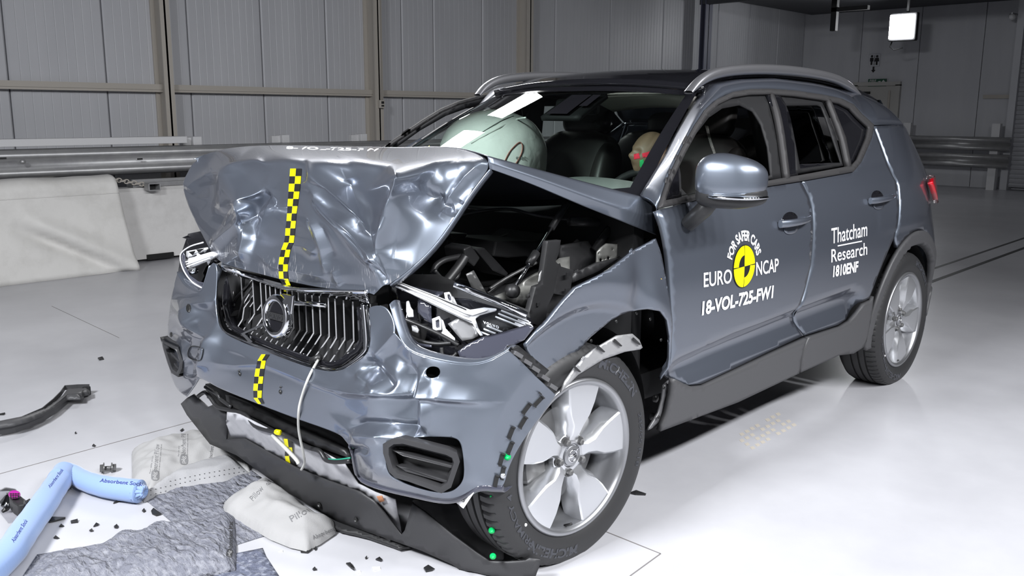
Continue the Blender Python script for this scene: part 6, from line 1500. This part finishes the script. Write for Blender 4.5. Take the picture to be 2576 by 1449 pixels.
def print_on(bv, body, a, c, h, mt, par, bold=.0, shear=0, off=.002, name='lettering', curve_=0):
    """printing laid on something: baseline runs from photo point a to c, letters h pixels high"""
    vs, fs = text_mesh(body, bold=bold, shear=shear); x0 = min(v.x for v in vs); x1 = max(v.x for v in vs); a = Vector(a); c = Vector(c); d = (c-a).normalized(); n = Vector((d.y, -d.x)); out = []
    for v in vs:
        q = a.lerp(c, (v.x-x0)/(x1-x0))+n*h*v.y/.7; p = drape(bv, q.x, q.y, off); out.append(p)
    good = [p for p in out if p]; mid = sorted(good, key=lambda p: p.x)[len(good)//2] if good else None; lim = 2.0*(drape(bv, *a.lerp(c, .5), off) or mid or CAM).__sub__(mid or CAM).length+.8
    fs = [f for f in fs if all(out[i] is not None and (out[i]-mid).length < lim for i in f) and max((out[i]-out[f[0]]).length for i in f) < .12]
    used = sorted({i for f in fs for i in f}); rm = {i: k for k, i in enumerate(used)}; out = [out[i] for i in used]; fs = [tuple(rm[i] for i in f) for f in fs]
    if not fs: return None
    return mesh(name, out, fs, mt, par, False)
print_on(BH, '18-VOL-725-FW1', (708, 374), (964, 380.5), 6.5, M['white'], hood, .03, 0, .003)
print_on(BS, 'Absorbent Sock', (250, 1212), (358, 1222), 9, M['navy'], s1_, .01, .2)
print_on(BS, 'Absorbent Sock', (35, 1365), (70, 1310), 10, M['navy'], s1_, .01, .2)
print_on(BS, 'Absorbent Sock', (126, 1228), (160, 1182), 8, M['navy'], s1_, .01, .2)
# absorbent pillows
p1 = z8([(942, 522), (1130, 468), (1300, 428), (1425, 398), (1560, 430), (1700, 520), (1790, 640), (1790, 690), (1690, 600), (1500, 628), (1250, 705), (1110, 790), (1048, 825), (1042, 772), (945, 742)])
o = lay('absorbent_pillow', p1, lambda x, y, d: .006+.062*min(1, d/.10)**.55*(1+.25*N3(x, y, 9))+.010*N3(x, y, 24)*min(1, d/.05), M['pillow'], .012, 'pale absorbent pillow printed with lettering under the left front of the car', 'absorbent pillow', 'absorbent pillows', .0, .03)
pa = o
p2 = z7([(412, 800), (470, 762), (690, 645), (735, 662), (785, 690), (960, 830), (1050, 888), (1148, 918), (1142, 972), (1040, 1040), (952, 1082), (850, 1060), (720, 1008), (500, 882), (432, 850)])
o = lay('absorbent_pillow', p2, lambda x, y, d: .006+.075*min(1, d/.09)**.5*(1+.2*N3(x, y, 8, 3))+.008*N3(x, y, 22)*min(1, d/.04), M['pillow'], .012, 'pale absorbent pillow lying on the grey mats in front of the black valance', 'absorbent pillow', 'absorbent pillows', .0, .03)
pb = o
# perforated flap in front of the first pillow
p3 = z8([(1010, 852), (1052, 822), (1120, 782), (1250, 702), (1500, 622), (1690, 592), (1790, 688), (1700, 715), (1600, 748), (1300, 792), (1150, 840), (1030, 892)])
fl2 = lay('perforated_flap', p3, lambda x, y, d: .004+.05*min(1, d/.05)+.004*N3(x, y, 20), mat('grey_fleece', (.30, .30, .31), .9, bump=(200, .3, .003)), .012, 'grey felt roll edge with a dotted seam between pillow and wrinkled mat', 'absorbent mat', None, .0, .02)
bpy.context.view_layer.update(); DG = bpy.context.evaluated_depsgraph_get(); BF = bvh_of([fl2]); BP1 = bvh_of([pa]); BP2 = bvh_of([pb])
b = MB()
for k in range(20):
    for r in range(2):
        u, v = z8([(1080+k*35, 838-k*9.5-r*32+(30 if k < 4 else 0)+(k*k)*.12)])[0]; c = drape(BF, u, v, .001)
        if c: b.lathe([(0, -.001), (.0022, -.001), (.0022, .001)], c, (0, 0, 1), 6)
b.build('dotted_seam', M['inkd'], fl2)
for a, c in (((1100, 715), (1120, 505)), ((1305, 590), (1308, 430))):
    a, c = z8([a, c]); body = 'Absorbent Pillow' if a[0] < 400 else 'Absorbent Pil'
    print_on(BP1, body, (a[0]+8, a[1]), (c[0]+8, c[1]), 12, M['ink'], pa, .0)
    for s in range(2): print_on(BP1, 'Will not absorb rainwater, perfect for all oils' if s == 0 else 'For oils only', (a[0]+(14 if s == 0 else -8), a[1]), (c[0]+(14 if s == 0 else -8), c[1]+(0 if s == 0 else 30)), 3, M['ink'], pa)
def logo(bv, cx, cy, r, ang, mt, par):
    pl = []
    for k in range(24):
        a = 2*math.pi*k/24; g = lambda q: math.copysign(abs(q)**.6, q); x = g(math.cos(a))*r; y = g(math.sin(a))*r*.8; pl.append((cx+x*math.cos(ang)-y*math.sin(ang), cy+x*math.sin(ang)+y*math.cos(ang)))
    plate('logo', pl, lambda u, v: drape(bv, u, v, .0015) or P(u, v, 'z', .04), mt, par, 5, th=0)
    d = Vector((math.cos(ang), math.sin(ang))); n = Vector((-d.y, d.x))
    print_on(bv, 'pig', Vector((cx, cy))-d*r*.8+n*r*.2, Vector((cx, cy))+d*r*.7+n*r*.2, r*.75, M['pillow'], par, .03, 0, .003)
for u, v in z8([(1112, 728), (1318, 615)]): logo(BP1, u, v, 13, math.radians(-88), M['ink'], pa)
print_on(BP1, 'Absorbent', z8([(1515, 620)])[0], z8([(1530, 520)])[0], 9, M['ink'], pa)
print_on(BP2, 'Pillow', z7([(860, 935)])[0], z7([(1010, 850)])[0], 16, M['ink'], pb); print_on(BP2, 'Pillow', z7([(610, 800)])[0], z7([(680, 720)])[0], 14, M['ink'], pb)
print_on(BP2, 'Absorbent', z7([(700, 700)])[0], z7([(755, 668)])[0], 16, M['ink'], pb); print_on(BP2, 'Absorbent', z7([(1000, 1050)])[0], z7([(1140, 990)])[0], 11, M['ink'], pb)
# mats
def crin(x, y, s=1):
    a = N3(x, y, 6, 2)*.06; x, y = x+a, y+a; return .007*abs(N3(x, y*.6, 16*s))+.005*(1-abs(N3(x*1.2, y*.6, 26*s, 5)))**3
lay('absorbent_mat', z8([(1028, 895), (1300, 795), (1600, 752), (1800, 695), (1893, 762), (1800, 815), (1600, 925), (1645, 975), (1940, 1152), (1690, 1232), (1500, 1180), (1330, 1120), (1212, 1052)]), lambda x, y, d: .003+crin(x*.6, y*1.4)*min(1, d/.03), M['mat'], .012, 'wrinkled grey absorbent mat between the two pale pillows', 'absorbent mat', 'grey absorbent mats', .002)
mB = z8([(120, 1500), (170, 1400), (262, 1262), (430, 1235), (600, 1228), (720, 1208), (800, 1165), (880, 1122), (930, 1112), (975, 1122), (1010, 1132), (1060, 1085), (1110, 1062), (1200, 1056), (1400, 1022), (1560, 988), (1640, 976), (1688, 1012), (1692, 1200), (1690, 1378), (1600, 1400), (1300, 1436), (1000, 1470), (400, 1500)])
mbo = lay('absorbent_mat', mB, lambda x, y, d: .004+(.045*min(1, d/.07)**.6*(.75+.6*N3(x, y, 5, 9))+1.7*crin(x, y)*min(1, d/.03))*max(0, min(1, (dist_line((x, y), [tuple(q[:2]) for q in pts])-.06)/.12)), M['mat'], .010, 'large rumpled grey absorbent mat at the bottom edge, corner turned up', 'absorbent mat', 'grey absorbent mats', .004, .02)
lay('absorbent_mat', z8([(1600, 1310), (1690, 1290), (1800, 1268), (1882, 1252), (1905, 1310), (2030, 1500), (1500, 1500)]), lambda x, y, d: .002+.6*crin(x, y)*min(1, d/.02), M['matd'], .012, 'flat dark blue-grey absorbent mat sticking out at the bottom edge', 'absorbent mat', 'grey absorbent mats', .002)
bpy.context.view_layer.update(); DG = bpy.context.evaluated_depsgraph_get(); BM_ = bvh_of([mbo])
print_on(BM_, 'Absorbent Mat', z8([(1665, 1270)])[0], z8([(1668, 1060)])[0], 11, M['inkd'], mbo, .03); logo(BM_, *z8([(1645, 1285)])[0], 10, math.radians(-75), M['inkd'], mbo)
# broken black under-tray
up2 = z7([(1105, 920), (1180, 928), (1330, 1000), (1480, 1060), (1640, 1120), (1560, 1140), (1340, 1062), (1180, 1020), (1098, 980)])
o = lay('undertray_piece', up2, lambda x, y, d: .018+.012*math.sin(x*30)*min(1, d/.02), M['black'], .010, 'jagged black plastic under-tray piece beneath the valance, right of the pillow', 'broken panel', None, .012)
b = MB()
for k in range(6):
    x, y = fxy(z7([(1140+k*70, 960+k*28)]))[0]; b.box((x, y, .035), (.012, .03, .012))
b.build('tray_rib', M['black'], o)
# bolt, buckle, plastic bag
p0 = Vector((*fxy(z8([(742, 712)]))[0], .02)); p1_ = Vector((*fxy(z8([(822, 700)]))[0], .016)); ax = (p1_-p0).normalized()
o = MB().tube([p0, p1_], .009, 12).build('shank', M['cast'], None, True); o.name = 'shank'
bolt = empty('bolt', p0, 'long grey flanged bolt lying on the floor behind the blue sock', 'bolt')
bpy.data.objects.remove(o)
MB().tube([p0, p1_], .008, 12).build('shank', M['cast'], bolt, True)
MB().lathe([(0, -.012), (.016, -.012), (.016, .0), (0, 0)], p0, ax, 6).lathe([(0, 0), (.022, 0), (.022, .004), (0, .005)], p0, ax, 20).build('bolt_head', M['cast'], bolt, True, 30)
MB().lathe([(0, .0), (.020, .0), (.020, .005), (0, .006)], p1_-ax*.012, ax, 20).lathe([(0, .006), (.015, .006), (.015, .018), (0, .018)], p1_-ax*.012, ax, 6).build('nut', M['cast'], bolt, True, 30)
c = Vector((*fxy(z8([(185, 900)]))[0], 0))
bu = empty('connector', c, 'black plug with a magenta oval face, left of the blue sock', 'connector')
bx = z8([(112, 862), (130, 848), (185, 858), (212, 882), (236, 900), (232, 932), (180, 940), (140, 915), (118, 890)])
bevel(MB().prism([P(u, v, 'z', .055) for u, v in bx], (0, 0, -.05)).build('connector_body', M['black'], bu), .006)
fc = [(155+44*math.cos(a), 874+26*math.sin(a)) for a in [k*math.pi/10 for k in range(20)]]
bevel(MB().prism([P(u, v, 'z', .058) for u, v in z8(fc)], (0, 0, .008)).build('magenta_face', M['magenta'], bu), .003)
b = MB()
for i in range(4):
    for j in range(3):
        q = P(*z8([(128+i*18, 862+j*13)])[0], 'z', .067); b.box(q, (.005, .008, .003))
b.build('face_grid', M['blackv'], bu)
MB().tube([P(*z8([(225, 930)])[0], 'z', .03), P(*z8([(200, 960)])[0], 'z', .02), P(*z8([(172, 985)])[0], 'z', .01), P(*z8([(200, 998)])[0], 'z', .005)], .006, 8).build('lead', M['black'], bu, True)
bevel(MB().prism([P(u, v, 'z', .012) for u, v in z8([(195, 930), (262, 892), (270, 900), (200, 945)])], (0, 0, -.010)).build('tab', M['black'], bu), .002)
bu.location -= Vector((RT.x, RT.y, 0))*.025
bgp = z8([(-30, 850), (40, 818), (110, 830), (170, 960), (200, 1040), (130, 1060), (60, 1080), (-30, 960)])
M['film'] = glass('clear_film', (.93, .93, .95), .15)
lay('plastic_bag', bgp, lambda x, y, d: .004+.02*abs(N3(x, y, 14))*min(1, d/.03), M['film'], .014, 'crumpled clear plastic bag at the left edge under the connector', 'bag', None, 0)
o = lay('broken_lamp_piece', z8([(-20, 930), (20, 880), (60, 850), (100, 880), (140, 900), (120, 925), (50, 950), (0, 945)]), lambda x, y, d: .01+.03*min(1, d/.03), M['chrome'], .010, 'shiny broken chrome lamp fragment at the left edge', 'fragment', None, .003, .01)
# shards
def shard(px, h, mt, label, tilt=0, name='shard'):
    xs = [P(u, v, 'z', 0) for u, v in px]; c = sum(xs, Vector())/len(xs); e = [Vector((p.x, p.y, .001)) for p in xs]; n = len(e)
    top = [Vector((p.x+tilt*.4*h, p.y, h*(.55+.45*math.sin(i*2.3)))) for i, p in enumerate(e)]
    b = MB().add(e+top, [tuple(range(n))[::-1], tuple(range(n, 2*n))]+[(i, (i+1) % n, n+(i+1) % n, n+i) for i in range(n)])
    o = b.build(name, M[mt]); tag(o, label, 'debris', 'broken plastic shards on the floor'); return o
SH = [(z8([(812, 935), (850, 905), (888, 896), (870, 915), (830, 930)]), 'pointed black shard just below the blue sock'),
 (z8([(1083, 990), (1100, 976), (1140, 992), (1155, 1015), (1120, 1024), (1090, 1010)]), 'largest dark shard touching the left edge of the wrinkled mat'),
 (z8([(352, 1072), (370, 1040), (470, 1028), (468, 1044), (400, 1062)]), 'long black splinter beside the lower end of the blue sock'),
 (z8([(506, 1062), (558, 1055), (560, 1070), (510, 1076)]), 'flat black chip right of the long black splinter'),
 (z8([(424, 1102), (440, 1090), (462, 1094), (450, 1102)]), 'small grey chip below the long black splinter'),
 (z8([(670, 1102), (690, 1082), (712, 1078), (705, 1092)]), 'thin chip in the middle of the bare floor left of the mat'),
 (z8([(816, 1102), (838, 1092), (852, 1100), (842, 1112), (822, 1110)]), 'black nugget above the scalloped edge of the rumpled mat'),
 (z8([(640, 1130), (660, 1124), (672, 1132), (650, 1136)]), 'tiny grey crumb near the middle of the bare floor'),
 (z8([(384, 1184), (400, 1174), (430, 1182), (410, 1188)]), 'small jagged chip above the left end of the rumpled mat'),
 (z8([(1018, 988), (1034, 978), (1046, 990), (1030, 998)]), 'small dark chip left of the largest shard'),
 (z8([(10, 990), (40, 965), (74, 962), (50, 985), (20, 1000)]), 'black splinter at the left edge in front of the plastic bag'),
 (z8([(660, 522), (672, 515), (688, 518), (676, 528)]), 'tiny lone black chip on the bare floor behind the sock'),
 (z8([(535, 430), (545, 426), (550, 432), (540, 434)]), 'tiny speck of debris between arch trim and sock'),
 (z8([(-10, 295), (38, 290), (30, 298), (-10, 300)]), 'thin black splinter at the left edge above the arch trim'),
 (z8([(1290, 412), (1312, 402), (1318, 408), (1300, 418)]), 'dark chip just behind the first pillow'),
 (z7([(915, 1118), (960, 1130), (990, 1104), (992, 1120), (965, 1142), (920, 1138)]), 'curved black shard in front of the second pillow'),
 (z7([(1005, 1115), (1018, 1107), (1026, 1115), (1014, 1124)]), 'little black cube right of the curved shard'),
 (z7([(1212, 1210), (1240, 1212), (1268, 1232), (1266, 1254), (1245, 1240)]), 'bent black strip near the bottom edge in front of the under-tray piece'),
 (z7([(995, 1248), (1010, 1240), (1026, 1250), (1002, 1254)]), 'triangular black chip at the bottom edge left of the bent strip'),
 (z7([(1404, 1184), (1430, 1176), (1450, 1182), (1440, 1196), (1420, 1190)]), 'dark clip under the middle of the valance'),
 (z7([(1715, 1240), (1745, 1228), (1788, 1240), (1770, 1256), (1730, 1264)]), 'twisted black clip at the bottom edge below the valance'),
 (z7([(1335, 1174), (1348, 1168), (1352, 1176), (1340, 1180)]), 'tiny crumb left of the dark clip'),
 ([(1583, 1242), (1600, 1238), (1626, 1242), (1624, 1247), (1598, 1246)], 'pen-shaped black splinter on the floor right of the front tyre'),
 ([(246, 902), (258, 900), (262, 905), (250, 907)], 'small black chip lying alone beyond the arch trim')]
for px, lb in SH: shard(px, .010, 'black', lb)
for px, lb in ((z7([(1380, 1232), (1430, 1232), (1438, 1246), (1390, 1250)]), 'flat white chip under the middle of the valance'), (z7([(775, 1130), (800, 1124), (803, 1136)]), 'small white chip in front of the second pillow'), (z7([(1280, 1258), (1300, 1254), (1312, 1266), (1290, 1270)]), 'small white chip right of the bent black strip')): shard(px, .005, 'white', lb)
# tyre prints
b = MB()
for k in range(9):
    for r in range(4):
        u = 1846+k*13+r*22*.6; v = 1098-k*7.2+r*9
        q = [fp(u, v), fp(u+9, v-3), fp(u+15, v+3), fp(u+6, v+6)]
        if (k*3+r) % 5: b.prism([Vector((p.x, p.y, .0003)) for p in q], (0, 0, .0002))
tag(b.build('trim_15', mat('tyre_print', (.50, .46, .40), .5)), kind='structure')
